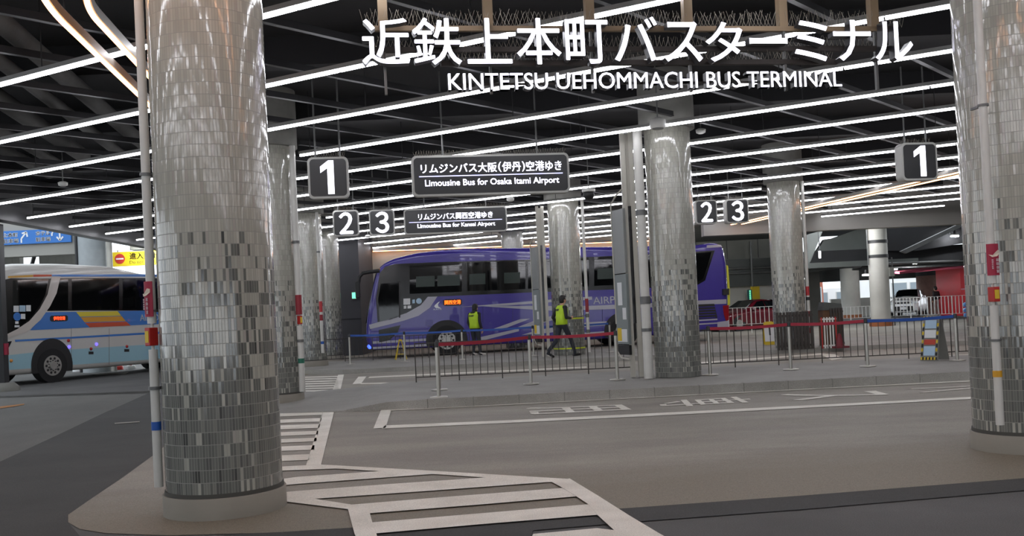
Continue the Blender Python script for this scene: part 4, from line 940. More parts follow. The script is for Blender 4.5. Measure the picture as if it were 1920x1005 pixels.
# dark mast at the very left edge
q = aty(4, 700, 25.0); t = thing('dark_mast', 'dark square mast cut by the left edge with a flared concrete foot', 'mast', (q[0], q[1], gz(q[1])), 0)
MB().box((-.12, -.12, .1), (.12, .12, 4.4)).build('mast', M_STEEL, t); MB().lathe([(.42, 0), (.4, .1), (.28, .22)], 24).build('foot', M_CONCD, t)
MB().box((.12, -.1, .95), (.2, .0, 1.25)).build('red_tag', M_CRIM, t)

# ================================================================== buses
M_TYRE = mat('tyre_rubber', '#1b1b1c', .8, bump=.2, vscale=8); M_RIM = mat('wheel_alloy', '#b5b4b0', .3, metal=.75); M_BGL = mat('tinted_bus_glass', '#08090b', .04, spec=.55)
M_BLKG = mat('gloss_black_trim', '#0c0d0f', .15); M_CURT = mat('green_curtain', '#11251d', .3); M_SIL = mat('silver_livery', '#a9a8b4', .3, coat=.3)
def pillow(outline, width, r, steps=5):
    """solid whose side view is the outline, its long edges rounded with radius r"""
    o = ccw(smooth2(dense(outline, .12), 2)); mb = MB(); ring = []; k = len(o)
    ys = []
    for i in range(steps + 1):
        a = PI / 2 * i / steps; ys.append((r * (1 - math.sin(a)), r * (1 - math.cos(a))))      # (inset, y) from flat side outwards
    lay = [(ys[i][0], ys[i][1]) for i in range(steps + 1)]
    lay = lay + [(e, width - y) for e, y in lay[::-1]]
    vs = []
    for e, y in lay:
        q = inset(o, e) if e > 1e-6 else o
        vs += [(x, y, z) for x, z in q]
    fs = [(j * k + i, j * k + (i + 1) % k, (j + 1) * k + (i + 1) % k, (j + 1) * k + i) for j in range(len(lay) - 1) for i in range(k)]
    mb.add(vs, fs, 0, True); mb.add(vs[:k], [tuple(range(k))]); mb.add(vs[-k:], [tuple(range(k))[::-1]]); return mb
def wheel(parent, x, z, R, y0=-.01, wd=.3):
    t = MB(); t.cyl((x, y0, z), (x, y0 + wd, z), R, 40); w = t.build('wheel', M_TYRE, parent, bevel=.03)
    r = MB(); r.cyl((x, y0 - .012, z), (x, y0 + .02, z), R * .60, 32); r.cyl((x, y0 - .06, z), (x, y0, z), R * .24, 20); r.build('rim', M_RIM, w)
    h = MB()
    for i in range(10):
        a = 2 * PI * i / 10; h.cyl((x + R * .43 * math.cos(a), y0 - .016, z + R * .43 * math.sin(a)), (x + R * .43 * math.cos(a), y0, z + R * .43 * math.sin(a)), R * .075, 10)
    n = h
    for i in range(10):
        a = 2 * PI * (i + .5) / 10; n.cyl((x + R * .3 * math.cos(a), y0 - .04, z + R * .3 * math.sin(a)), (x + R * .3 * math.cos(a), y0, z + R * .3 * math.sin(a)), R * .03, 6)
    n.build('wheel_holes', M_BLACK, w); return w
class Bus:
    def __init__(s, label, P, a, z, group=None):
        s.pl = Plane(P, a); s.t = thing('coach_bus', label, 'bus', (P[0], P[1], z), a); s.z = z
    def q(s, px, py): u, z = s.pl(px, py); return u, z - s.z
    def decal(s, name, pts, m, off=.004, th=.004, parent=None, raw=False):
        P = pts if raw else [s.q(*p) for p in pts]
        return MB().prism([(u, -off + .0, z) for u, z in P], (0, -1, 0), th).build(name, m, parent or s.t)
    def text(s, name, body, x0, x1, y0, y1, m, off=.008, bold=0.0):
        ym = (y0 + y1) / 2; a, za = s.q(x0, ym); b, zb_ = s.q(x1, ym + (x1 - x0) * 0); h0 = s.q(x0, y1)[1]; h1 = s.q(x0, y0)[1]
        return lettering(name, body, s.t, a, b, h0, h1, -off, m, .003, bold)
# --- purple airport limousine
M_PUR = mat('purple_coach_paint', '#41378f', .22, coat=.5, var=.03)
P0 = aty(688, 650, 33.2); bus = Bus('purple airport limousine coach parked behind the far island', P0, math.radians(8.0), gz(33.5))
out = [(690, 652), (696, 657), (800, 652.5), (900, 647.5), (1100, 637.5), (1304, 624), (1366, 613), (1368, 590), (1366, 540), (1364, 500), (1360, 475), (1357, 462), (1351, 455.5), (1332, 454.5), (1310, 459), (1250, 460.5), (1150, 462), (1050, 463), (950, 464.5),
       (880, 465.5), (830, 468), (780, 474), (740, 484), (718, 494), (708, 505), (701, 530), (695, 560), (690, 585), (687, 610), (686, 635)]
pillow([bus.q(*p) for p in out], 2.5, .16).build('body', M_PUR, bus.t)
blk = [(708, 606), (705, 560), (712, 512), (722, 500), (742, 495), (820, 491.5), (1000, 486.5), (1200, 477.5), (1300, 472), (1340, 469.5), (1331, 497), (1322, 526), (1308, 534), (1200, 541), (1000, 548), (819, 556), (806, 566), (788, 579), (762, 591), (735, 600)]
bus.decal('window_band', blk, M_BLKG, .002, .006)
def win(x0, x1, top, bot, name='side_window', curtains=()):
    f = lambda pair, x: pair[0] + (pair[1] - pair[0]) * (x - x0) / (x1 - x0)
    w = bus.decal(name, [(x0, f(bot, x0)), (x1, f(bot, x1)), (x1, f(top, x1)), (x0, f(top, x0))], M_BGL, .009, .004)
    for a, b in curtains:
        bus.decal('curtain', [(a, f(bot, a) - 12), (b, f(bot, b) - 12), (b, f(bot, b) - 32), (a, f(bot, a) - 32)], M_CURT, .0125, .002, w)
win(768, 866, (497, 493), (551, 547), curtains=((780, 815), (820, 862)))
win(876, 985, (492.5, 489), (546, 542), curtains=((880, 910), (945, 975)))
win(990, 1034, (488.5, 487), (541.5, 540)); win(1036, 1104, (487, 484), (540, 537)); win(1114, 1205, (483, 479), (536, 532), curtains=((1120, 1155),)); win(1212, 1296, (478, 474), (531.5, 527))
bus.decal('rear_quarter_window', [(1303, 475), (1334, 472), (1326, 500), (1318, 523), (1303, 530)], M_BGL, .009, .004)
d = bus.decal('door', [(712, 604), (709, 560), (714, 532), (748, 528), (748, 594), (730, 600)], M_BGL, .009, .005)
bus.decal('door_frame', [(748, 596), (748, 527), (750.5, 527), (750.5, 595.5)], M_STEEL, .010, .008, d)
bus.decal('front_swoosh', [(692, 609), (725, 599.5), (762, 587), (789, 572), (802, 556.5), (820, 556), (806, 577), (785, 592), (758, 601), (725, 609.5), (694, 617)], M_SIL, .010, .004)
g_ = bus.decal('lamp_recess', [(710, 619), (751, 609.5), (745, 624), (730, 638), (711, 642)], M_BLKG, .006, .004)
for (a, b) in (((699, 640, 801, 634.5), 4.6), ((699, 650.5, 801, 645), 4.2)):
    bus.decal('lower_stripe', [(a[0], a[1] + b), (a[2], a[3] + b), (a[2], a[3]), (a[0], a[1])], M_SIL, .006, .003)
bus.decal('livery_stripe', [(862, 575.5), (950, 568.5), (1035, 561.5), (1110, 556), (1110, 562), (1035, 566.5), (950, 573)], M_SIL, .006, .003)
bus.decal('livery_stripe', [(900, 574), (1000, 573.5), (1103, 573.5), (1200, 569.5), (1300, 564), (1362, 561), (1362, 569.5), (1300, 572), (1200, 577.5), (1103, 581), (1035, 582.5), (960, 578)], M_SIL, .006, .003)
bus.decal('livery_stripe', [(921, 618), (975, 598.5), (994, 597.5), (950, 614.5)], M_SIL, .006, .003)
bus.decal('livery_stripe', [(896, 633), (973, 616), (973, 621), (903, 639)], M_SIL, .006, .003)
bus.decal('livery_stripe', [(971, 613), (1005, 600), (1040, 591), (1040, 599), (990, 614)], M_SIL, .006, .003)
bus.decal('livery_stripe', [(978, 628), (1012, 618), (1103, 604), (1150, 602), (1150, 609), (1103, 612), (1030, 624)], M_SIL, .006, .003)
bus.decal('livery_stripe', [(1012, 632), (1103, 623), (1150, 620), (1150, 628), (1103, 631)], M_SIL, .006, .003)
bus.decal('lower_stripe', [(1304, 600), (1345, 597.5), (1345, 600), (1304, 602.5)], M_SIL, .006, .003)
bus.decal('lower_stripe', [(1304, 607), (1345, 604.5), (1345, 607), (1304, 609.5)], M_SIL, .006, .003)
gr = bus.decal('engine_grille', [(1303, 571), (1339, 569.5), (1345, 596), (1303, 599)], M_BLACK, .006, .006)
for i in range(5): bus.decal('louvre', [(1303, 576 + i * 5), (1341, 574 + i * 5), (1341, 575.3 + i * 5), (1303, 577.3 + i * 5)], M_PUR, .012, .004, gr)
bus.decal('tail_lamp', [(1355, 573), (1366, 572), (1366, 600), (1361, 602), (1357, 590)], mat('tail_lamp_red', '#8e1420', .2, coat=.5), .0, .03)
bus.decal('rear_bumper', [(1345, 604), (1366, 601), (1366, 613), (1345, 614)], M_SIL, .002, .02)
bus.decal('rear_edge_strip', [(1361.5, 497), (1364.5, 499), (1367.5, 540), (1368, 572), (1364, 572), (1364, 540)], mat('yellow_livery', '#c6c636', .4), .0, .04)
bus.decal('rear_camera_box', [(1354, 542), (1365, 541), (1365, 553), (1354, 553)], M_BLACK, .0, .12)
bus.decal('roof_rear_vent', [(1325, 460), (1351, 459), (1354, 463), (1325, 465)], M_SIL, .0, .02)
led = bus.decal('destination_panel', [(831, 564), (835, 561.5), (862, 560.3), (866, 562.5), (866, 570.5), (862, 572.5), (835, 573.5), (831, 571.5)], M_BLACK, .006, .012)
bus.text('led_text', '関西空港', 833.5, 864, 563.3, 571.3, glow('led_orange', '#ff7a1c', 2.2), .02, .002)
bus.decal('emblem', [(825, 565), (821, 567), (816, 571.5), (814, 574.5), (817, 577.5), (827, 578), (822, 575), (821, 571)], M_WTXT, .008, .003)
bus.text('emblem_text', 'KATE', 813, 828, 579, 581.5, M_WTXT, .008)
bus.text('livery_text', 'AIRPORT LIMOUSINE', 1112, 1299, 557, 570.5, M_SIL, .008)
for (x0, x1, y0, y1, m) in ((756.5, 769, 560, 571.5, M_PAPER), (757, 762, 573.5, 579, M_PAPER), (764, 771, 573, 578.5, M_PAPER), (773, 778, 562, 569, M_BLUEP)):
    bus.decal('sticker', [(x0, y1), (x1, y1 - .5), (x1, y0 - .5), (x0, y0)], m, .009, .003)
u, z = bus.q(785.5, 564.5); MB().cyl((u, -.012, z), (u, -.004, z), .1, 20).build('round_sticker', M_BLUEP, bus.t)
u, z = bus.q(805, 605); MB().prism([(a, -.006, b) for a, b in rounded(.26, .24, .06, 4, u, z)], (0, -1, 0), .006).build('fuel_flap', mat('purple_flap', '#3d3488', .3, coat=.4), bus.t)
for s_ in range(6):                                                   # panel joints of the luggage lockers
    x = 905 + s_ * 56; bus.decal('panel_joint', [(x, 655 - (x - 840) * .052 - 6), (x + .8, 655 - (x - 840) * .052 - 6), (x + .8, 580), (x, 580)], mat('purple_joint', '#2c2566', .5), .003, .002)
for px, py, R_ in ((838, 638.5, .53), (1170, 620.5, .53)):
    u, z = bus.q(px, py); z = R_ + .0
    MB().prism([(u + .74 * math.cos(a), -.006, max(.30, z + .72 * math.sin(a))) for a in np.linspace(-.25, PI + .25, 24)], (0, -1, 0), .004).build('wheel_arch', M_BLACK, bus.t)
    wheel(bus.t, u, z, R_, -.014)
for px in (838, 1170):
    u, _ = bus.q(px, 640); MB().cyl((u, 2.2, .53), (u, 2.48, .53), .53, 32).build('wheel', M_TYRE, bus.t)
a = [bus.q(*p) for p in ((712, 508), (695, 510), (680, 513), (674, 520), (672.5, 532))]
MB().tube([(u, -.12 + .0, z) for u, z in a], [.07, .07, .065, .06, .06], 10).build('mirror_arm', M_BLACK, bus.t)
u0, z0 = bus.q(672.5, 560); u1, z1 = bus.q(672.5, 528); MB().box((u0 - .1, -.24, z0), (u0 + .07, -.02, z1)).build('mirror', M_BLACK, bus.t, bevel=.04)
u, z = bus.q(690, 651); MB().ball((u + .06, .12, z + .02), .09, 12).build('blue_marker_lamp', glow('marker_blue', '#4a6cff', 2.0), bus.t)
u, z = bus.q(710, 506); MB().ball((u + .05, .1, z), .06, 10).build('roof_marker_lamp', mat('amber_lens', '#d08a3a', .3), bus.t)
# windscreen wraps the sloping nose
ws = MB(); prof = [bus.q(*p) for p in ((687.6, 606), (690.5, 585), (695, 562), (701, 532), (707, 508))]
vs = [(u - .03, y, z) for u, z in prof for y in (.18, 2.32)]
ws.add(vs, [(2 * i, 2 * i + 1, 2 * i + 3, 2 * i + 2) for i in range(len(prof) - 1)], 0, True); w_ = ws.build('windscreen', M_BGL, bus.t); sm = w_.modifiers.new('thickness', 'SOLIDIFY'); sm.thickness = .02

# --- white and blue coach, angled in from the left
M_OFF = mat('off_white_coach_paint', '#cbc9c4', .3, coat=.4); M_BL = mat('blue_livery', '#3d78c4', .3, coat=.3); M_LBL = mat('pale_blue_livery', '#9cc3d0', .3, coat=.3); M_WSW = mat('champagne_livery', '#c9c1ba', .3, coat=.3)
E_ = lambda x, y: (x / 4.02, 470 + y / 4.02)
Pw = aty(95, 700, 28.0); wb_ = Bus('white and blue airport coach parked at an angle on the left', Pw, math.radians(64.0), gz(28.0))
zt_ = wb_.q(120, 516)[1]; zr_ = wb_.q(120, 496)[1]; sF = wb_.q(2, 600)[0] - .75; sR_ = sF + 11.4
ol = [(sF + .12, .32), (sF + 2, .30), (sR_ - .1, .34), (sR_, .6), (sR_ - .02, 1.8), (sR_ - .15, zt_ - .1), (sR_ - .5, zt_ + .08), (wb_.q(268, 515)[0], zt_ + .1), (wb_.q(205, 497)[0], zr_), (wb_.q(110, 496)[0], zr_ + .03), (wb_.q(20, 498)[0], zr_ - .02), (sF + .55, zt_ + .15), (sF + .25, zt_ - .35), (sF + .1, 1.6), (sF, 1.1), (sF, .7)]
pillow(ol, 2.5, .16).build('body', M_OFF, wb_.t)
def wd(name, pts, m, off=.004, th=.004, parent=None): return wb_.decal(name, [E_(*p) for p in pts], m, off, th, parent)
far = lambda y0, y1, s: [(wb_.q(*E_(1110, y0))[0], 0)]
def run(name, ptsL, ytop, ybot, m, off=.004, th=.004):
    """band that starts with ptsL (pixels) and continues level to the tail"""
    P = [wb_.q(*E_(*p)) for p in ptsL]; a = wb_.q(*E_(1110, ytop))[1]; b = wb_.q(*E_(1110, ybot))[1]
    return wb_.decal(name, P + [(sR_ - .25, b), (sR_ - .25, a)], m, off, th, raw=True)
run('window_band', [(1110, 205), (600, 205), (300, 210), (80, 208), (20, 222), (25, 420), (40, 632), (70, 622), (140, 592), (222, 530), (300, 455), (345, 455), (600, 452), (1110, 452)], 205, 452, M_BLKG, .002, .005)
run('roof_line_stripe', [(1100, 178), (390, 180), (392, 196), (1100, 196)], 178, 196, M_BL)
wd('roof_line_stripe', [(250, 181), (388, 180), (388, 194), (250, 198)], mat('red_livery', '#c8502e', .35)); wd('roof_line_stripe', [(60, 192), (248, 182), (248, 198), (60, 206)], mat('amber_livery', '#cf9a35', .35))
for a, b in ((95, 365), (455, 512), (540, 895), (925, 1300), (1335, 1800)):
    if b < 400: pts = [(a, 225), (b, 215), (340, 330), (290, 430), (215, 520), (130, 580), (a, 596)]
    elif a == 455: pts = [(a, 215), (b, 213), (b, 445), (345, 447), (400, 360), (430, 300)]
    else: pts = [(a, 213), (b, 211), (b, 441), (a, 444)]
    wd('side_window', pts, M_BGL, .008, .003)
wd('front_swoosh', [(388, 194), (454, 195), (425, 320), (375, 420), (305, 520), (205, 612), (60, 658), (52, 630), (130, 590), (220, 530), (298, 440), (357, 330)], M_WSW, .009, .004)
run('blue_band', [(1110, 452), (340, 464), (300, 520), (225, 600), (690, 578), (1110, 557)], 452, 557, M_BL, .004, .003)
wd('yellow_stripe', [(572, 462), (884, 456), (912, 490), (602, 498)], mat('yellow_livery2', '#d8c436', .35), .008, .003); wd('amber_stripe', [(606, 502), (915, 494), (946, 531), (636, 539)], mat('amber_livery2', '#d79a2a', .35), .008, .003); wd('red_stripe', [(640, 545), (950, 535), (984, 565), (675, 578)], MATS['red_livery'], .008, .003)
run('thin_blue_stripe', [(1110, 616), (520, 650), (110, 672), (115, 687), (520, 664), (1110, 631)], 616, 631, M_BL, .004, .003)
run('lower_band', [(1110, 708), (520, 745), (270, 765), (44, 790), (44, 900), (270, 885), (530, 862), (1110, 822)], 708, 815, M_LBL, .003, .002)
pn = wd('destination_panel', [(376, 500), (386, 490), (500, 487), (509, 497), (509, 522), (499, 531), (388, 534), (376, 525)], M_BLACK, .008, .01)
wb_.text('led_text', '伊丹空港', *(x / 4.02 for x in (400, 488)), 470 + 497 / 4.02, 470 + 524 / 4.02, glow('led_red', '#ff5a2a', 1.6), .02, .002)
wb_.text('livery_text', 'AIRPORT LIMOUSINE', 1053 / 4.02, 1500 / 4.02, 470 + 482 / 4.02, 470 + 530 / 4.02, M_WTXT, .009, .004)
for (x0, x1, y0, y1, m) in ((100, 140, 415, 462, M_PAPER), (145, 190, 413, 460, M_BLUEP), (195, 230, 411, 457, M_PAPER), (155, 188, 476, 515, M_PAPER), (112, 138, 532, 552, M_PAPER), (108, 145, 562, 578, M_PAPER)):
    wd('sticker', [(x0, y1), (x1, y1), (x1, y0), (x0, y0)], m, .0115, .003)
u, z = wb_.q(*E_(127, 497)); MB().cyl((u, -.016, z), (u, -.008, z), .12, 20).build('round_sticker', MATS['blue_sign_panel'], wb_.t)
for x, y, m in ((520, 725, glow('lamp_violet', '#6a5cff', 2.0)), (726, 705, MATS['lamp_violet']), (83, 830, MATS['amber_lens']), (685, 740, M_REDB), (955, 722, M_REDB), (515, 678, M_REDB)):
    u, z = wb_.q(*E_(x, y)); MB().ball((u, -.005, z), .05, 10).build('marker_lamp', m, wb_.t)
for x, y in ((685, 771), (954, 752)): wd('locker_latch', [(x - 18, y + 11), (x + 18, y + 10), (x + 18, y - 10), (x - 18, y - 11)], M_BLACK, .006, .006)
for x in (535, 820): wd('panel_joint', [(x, 860), (x + 3, 860), (x + 3, 585), (x, 585)], mat('grey_joint', '#7d7c78', .5), .009, .001)
u, z = wb_.q(*E_(392, 832)); R_ = .50
MB().prism([(u + .70 * math.cos(a), -.010, max(.30, R_ + .80 * math.sin(a))) for a in np.linspace(-.25, PI + .25, 24)], (0, -1, 0), .004).build('wheel_arch', M_BLACK, wb_.t)
wheel(wb_.t, u, R_, R_, -.02); wheel(wb_.t, u + 6.0, R_, R_, -.02)
for x in (u, u + 6.0): MB().cyl((x, 2.2, R_), (x, 2.48, R_), R_, 28).build('wheel', M_TYRE, wb_.t)
ws = MB(); prof = [(sF + .04, 1.15), (sF + .085, 1.6), (sF + .17, 2.05), (sF + .235, zt_ - .45), (sF + .34, zt_ - .12)]; vs = []
for u, z in prof:
    for j, y in enumerate(np.linspace(.2, 2.3, 9)): vs.append((u - .05 + .10 * ((y - 1.25) / 1.05) ** 4, y, z))
ws.add(vs, [(9 * i + j, 9 * i + j + 1, 9 * i + j + 10, 9 * i + j + 9) for i in range(4) for j in range(8)], 0, True); w_ = ws.build('windscreen', M_BGL, wb_.t); sm = w_.modifiers.new('thickness', 'SOLIDIFY'); sm.thickness = .03
for y in (.25, 1.85): MB().box((sF - .03, y, .62), (sF + .1, y + .4, .82)).build('headlamp', mat('lamp_lens', '#d9dde0', .1, coat=.5), wb_.t, bevel=.03)
MB().box((sF - .025, .95, .45), (sF + .05, 1.55, .62)).build('number_plate', M_PAPER, wb_.t)
MB().tube([(sF + .45, .1, zt_ + .1), (sF - .2, -.1, zt_ - .05), (sF - .3, -.18, zt_ - .3), (sF - .3, -.18, zt_ - .8)], .05, 8).build('mirror_arm', M_BLACK, wb_.t)
wd('front_lamp', [(25, 690), (88, 682), (60, 740), (40, 775), (20, 770)], M_BLKG, .004, .006)

# ================================================================== people
M_SKIN = mat('skin', '#c79a80', .55); M_HAIR = mat('black_hair', '#15130f', .5, var=.2, vscale=40); M_VEST = mat('yellow_vest', '#b9dc2c', .6, var=.05, vscale=10); M_JACK = mat('black_jacket', '#1d1e22', .75, var=.15, vscale=9); M_TROU = mat('dark_trousers', '#262a33', .75, var=.12, vscale=9); M_SHOE = mat('black_shoe', '#121214', .4); M_WSH = mat('white_shoe', '#d5d3cd', .5)
def blend_body(parts, voxel):
    """fuse overlapping limbs into one continuous skin"""
    mb = MB()
    for p in parts:
        if p[0] == 'b': mb.ball(p[1], 1.0, 16, 0, p[2])
        else:
            _, a, ra, b, rb = p; mb.cyl(a, b, ra, 14, rb); mb.ball(a, ra, 12); mb.ball(b, rb, 12)
    o = mb.build('body', M_JACK); r = o.modifiers.new('r', 'REMESH'); r.mode = 'VOXEL'; r.voxel_size = voxel; r.use_smooth_shade = True
    s = o.modifiers.new('s', 'SMOOTH'); s.factor = .5; s.iterations = 4
    me = bpy.data.meshes.new_from_object(o.evaluated_get(bpy.context.evaluated_depsgraph_get())); old = o.data; o.modifiers.clear(); o.data = me; bpy.data.meshes.remove(old)
    return o
def person(label, loc, rz, J, shoes, hair_long=False, voxel=.0085, vest=True, jacket=None, trousers=None, bag=None):
    V = Vector; t = thing('person', label, 'person', loc, rz); P = []
    j = {k: V(v) for k, v in J.items()}
    hd, nk, ch, wa, pe = j['head'], j['neck'], j['chest'], j['waist'], j['pelvis']
    P += [('b', pe, (.125, .165, .13)), ('c', pe, .12, wa, .115), ('b', wa, (.115, .145, .14)), ('c', wa, .12, ch, .13), ('b', ch, (.125, .175, .19)), ('c', ch + V((0, 0, .1)), .11, nk, .062), ('c', nk, .055, hd - V((0, 0, .06)), .052),
          ('b', hd, (.094, .074, .112)), ('b', hd + V((.035, 0, -.055)), (.055, .05, .055)), ('c', hd + V((.085, 0, .005)), .012, hd + V((.108, 0, -.022)), .016)]
    for s in ('l', 'r'):
        k = 1 if s == 'l' else -1
        P.append(('b', hd + V((-.005, .076 * k, -.005)), (.022, .012, .032)))
        sh, el, wr, ha = j['sh' + s], j['el' + s], j['wr' + s], j['ha' + s]; hi, kn, an = j['hi' + s], j['kn' + s], j['an' + s]
        P += [('c', ch + V((0, .1 * k, .12)), .075, sh, .066), ('c', sh, .062, el, .046), ('c', el, .045, wr, .034), ('c', wr, .026, ha, .03)]
        d = (ha - wr).normalized(); e = d.cross(V((0, 1, 0))); e = (e if e.length > .1 else V((1, 0, 0))).normalized(); w = d.cross(e).normalized()
        P.append(('b', wr + d * .055, (.03, .03, .036)))
        for i, L_ in enumerate((.062, .072, .068, .055)):                 # four unequal, slightly bent fingers
            b0 = ha + e * (.027 - .018 * i); b1 = b0 + d * L_ * .55 + w * .006 * k; b2 = b1 + d * L_ * .45 + w * .018 * k
            P += [('c', b0 - d * .02, .0095, b1, .009), ('c', b1, .009, b2, .008)]
        P += [('c', wr + d * .03 + e * .02, .011, wr + d * .065 + e * .05, .010), ('c', wr + d * .065 + e * .05, .010, wr + d * .095 + e * .053, .009)]
        P += [('c', hi, .092, kn, .062), ('c', kn, .062, an + V((0, 0, .05)), .048), ('c', an + V((0, 0, .05)), .05, an, .045)]
        to = j['to' + s]; P += [('c', an + V((-.03, 0, -.035)), .038, to, .034), ('c', an, .042, an + V((-.045, 0, -.04)), .034)]
    b = blend_body(P, voxel); b.parent = t; me = b.data; me.materials.clear()
    for m in (jacket or M_JACK, M_SKIN, trousers or M_TROU, shoes): me.materials.append(m)
    def dseg(p, a, c):
        u = c - a; k = max(0, min(1, (p - a).dot(u) / max(u.length_squared, 1e-9))); return (p - a - u * k).length
    for f in me.polygons:
        c = f.center; i = 0
        if c.z > nk.z + .012 and (c - hd).length < .2: i = 1
        elif min(dseg(c, j['wrl'] + (j['hal'] - j['wrl']) * .2, j['hal'] * 1.0 + (j['hal'] - j['wrl']).normalized() * .09), dseg(c, j['wrr'] + (j['har'] - j['wrr']) * .2, j['har'] + (j['har'] - j['wrr']).normalized() * .09)) < .05: i = 1
        else:
            da = min(dseg(c, j['an' + s], j['to' + s]) for s in 'lr'); la = min(min(dseg(c, j['hi' + s], j['kn' + s]), dseg(c, j['kn' + s], j['an' + s])) for s in 'lr')
            arm = min(min(dseg(c, j['sh' + s], j['el' + s]), dseg(c, j['el' + s], j['wr' + s])) for s in 'lr')
            if da < .055 and min((c - j['an' + s]).z for s in 'lr' if (c - j['an' + s]).length < .3) < .0: i = 3
            elif la < arm and c.z < pe.z + .02: i = 2
        f.material_index = i
    # face
    ey = MB(); [ey.ball(hd + V((.083, .03 * k, .012)), .012, 10, 0, (.6, 1, .7)) for k in (-1, 1)]; ey.build('eyes', M_BLACK, t)
    MB().ball(hd + V((.079, 0, -.058)), .02, 10, 0, (.5, 1.1, .28)).build('mouth', mat('lips', '#8f5a50', .5), t)
    hm = MB(); hm.ball(hd + V((-.018, 0, .028)), 1, 22, 0, (.102, .09, .106)); hm.ball(hd + V((-.04, 0, -.02)), 1, 18, 0, (.078, .084, .09))
    hm.ball(hd + V((.03, 0, .085)), 1, 16, 0, (.062, .072, .042))
    if hair_long: hm.ball(hd + V((-.045, 0, -.1)), 1, 18, 0, (.062, .088, .13))
    hm.build('hair', M_HAIR, t)
    if hair_long: MB().ball(nk + V((-.06, 0, -.03)), 1, 18, 0, (.085, .13, .075)).build('hood', M_JACK, t)
    if vest:
        rings = []; ns = 22
        for z, rx, ry, c in ((-.13, .162, .178, pe + V((0, 0, .11))), (.0, .155, .172, wa), (0, .158, .186, (wa + ch) / 2), (0, .160, .196, ch), (.11, .152, .196, ch), (.165, .125, .165, ch), (.2, .1, .10, ch)):
            q = c + V((0, 0, z if c is not pe else 0)); rings.append([(q.x + rx * math.cos(2 * PI * i / ns), q.y + ry * math.sin(2 * PI * i / ns), q.z) for i in range(ns)])
        vb = MB(); vb.add([p for r in rings for p in r], [(a * ns + i, a * ns + (i + 1) % ns, (a + 1) * ns + (i + 1) % ns, (a + 1) * ns + i) for a in range(len(rings) - 1) for i in range(ns)], 0, True)
        v = vb.build('safety_vest', M_VEST, t); so = v.modifiers.new('thickness', 'SOLIDIFY'); so.thickness = .008
        L = lettering('vest_text', 'STAFF', v, -.095, .095, ch.z + .045, ch.z + .10, 0, M_INK, .003, .003)
        L.rotation_euler = (0, 0, -PI / 2); L.location = (ch.x - .172, ch.y, 0)
    if bag: MB().box((j['har'].x - .02, j['har'].y - .03, j['har'].z - .01), (j['har'].x + .1, j['har'].y + .02, j['har'].z + .01)).build('held_device', M_BLACK, t)
    return t
p = aty(1056, 660, 26.4); p = (p[0], 26.4, gz(26.4) + .12)
man = person('man in a yellow vest walking right across the far island, back half turned', p, math.radians(33),
    dict(head=(.07, 0, 1.60), neck=(.03, 0, 1.44), chest=(.02, 0, 1.25), waist=(0, 0, 1.06), pelvis=(-.01, 0, .93), shl=(.03, .19, 1.38), shr=(0, -.19, 1.38), ell=(-.12, .25, 1.12), elr=(-.02, -.25, 1.10), wrl=(.04, .27, .93), wrr=(.2, -.17, 1.08), hal=(.09, .27, .86), har=(.28, -.13, 1.10),
         hil=(-.02, .09, .90), hir=(.0, -.09, .90), knl=(-.12, .09, .50), knr=(.22, -.09, .50), anl=(-.42, .09, .17), anr=(.33, -.09, .09), tol=(-.27, .10, .04), tor=(.52, -.1, .06)), M_SHOE, bag=True)
p = ground(893, 667, .12)
woman = person('woman in a yellow vest with long black hair standing before the purple bus', p, math.radians(58),
    dict(head=(.05, -.01, 1.50), neck=(.01, 0, 1.35), chest=(.0, 0, 1.18), waist=(0, 0, 1.0), pelvis=(-.01, 0, .88), shl=(.0, .17, 1.30), shr=(.0, -.17, 1.30), ell=(-.03, .22, 1.04), elr=(-.04, -.22, 1.04), wrl=(.06, .20, .84), wrr=(.03, -.23, .82), hal=(.10, .19, .77), har=(.05, -.23, .75),
         hil=(.0, .085, .85), hir=(.0, -.085, .85), knl=(.05, .085, .48), knr=(.02, -.12, .48), anl=(.0, .10, .09), anr=(-.05, -.19, .10), tol=(.17, .11, .04), tor=(.13, -.24, .04)), M_WSH, hair_long=True)
q = ground(1756, 592)
q = aty(1757, 592, 53.4)
ped = person('distant pedestrian in dark clothes standing beyond the white railing at far right', (q[0], 53.4, gz(53.4)), math.radians(115),
    dict(head=(.03, 0, 1.56), neck=(.0, 0, 1.40), chest=(.0, 0, 1.22), waist=(0, 0, 1.04), pelvis=(0, 0, .92), shl=(.0, .18, 1.35), shr=(.0, -.18, 1.35), ell=(-.05, .24, 1.08), elr=(-.03, -.25, 1.08), wrl=(.05, .22, .88), wrr=(.08, -.24, .9), hal=(.1, .2, .82), har=(.15, -.22, .88),
         hil=(.0, .09, .89), hir=(.0, -.09, .89), knl=(.06, .09, .5), knr=(-.02, -.09, .5), anl=(.04, .09, .09), anr=(-.08, -.09, .1), tol=(.2, .1, .04), tor=(.1, -.1, .04)), M_SHOE, voxel=.014, vest=False, trousers=mat('beige_trousers', '#9a8c86', .7))

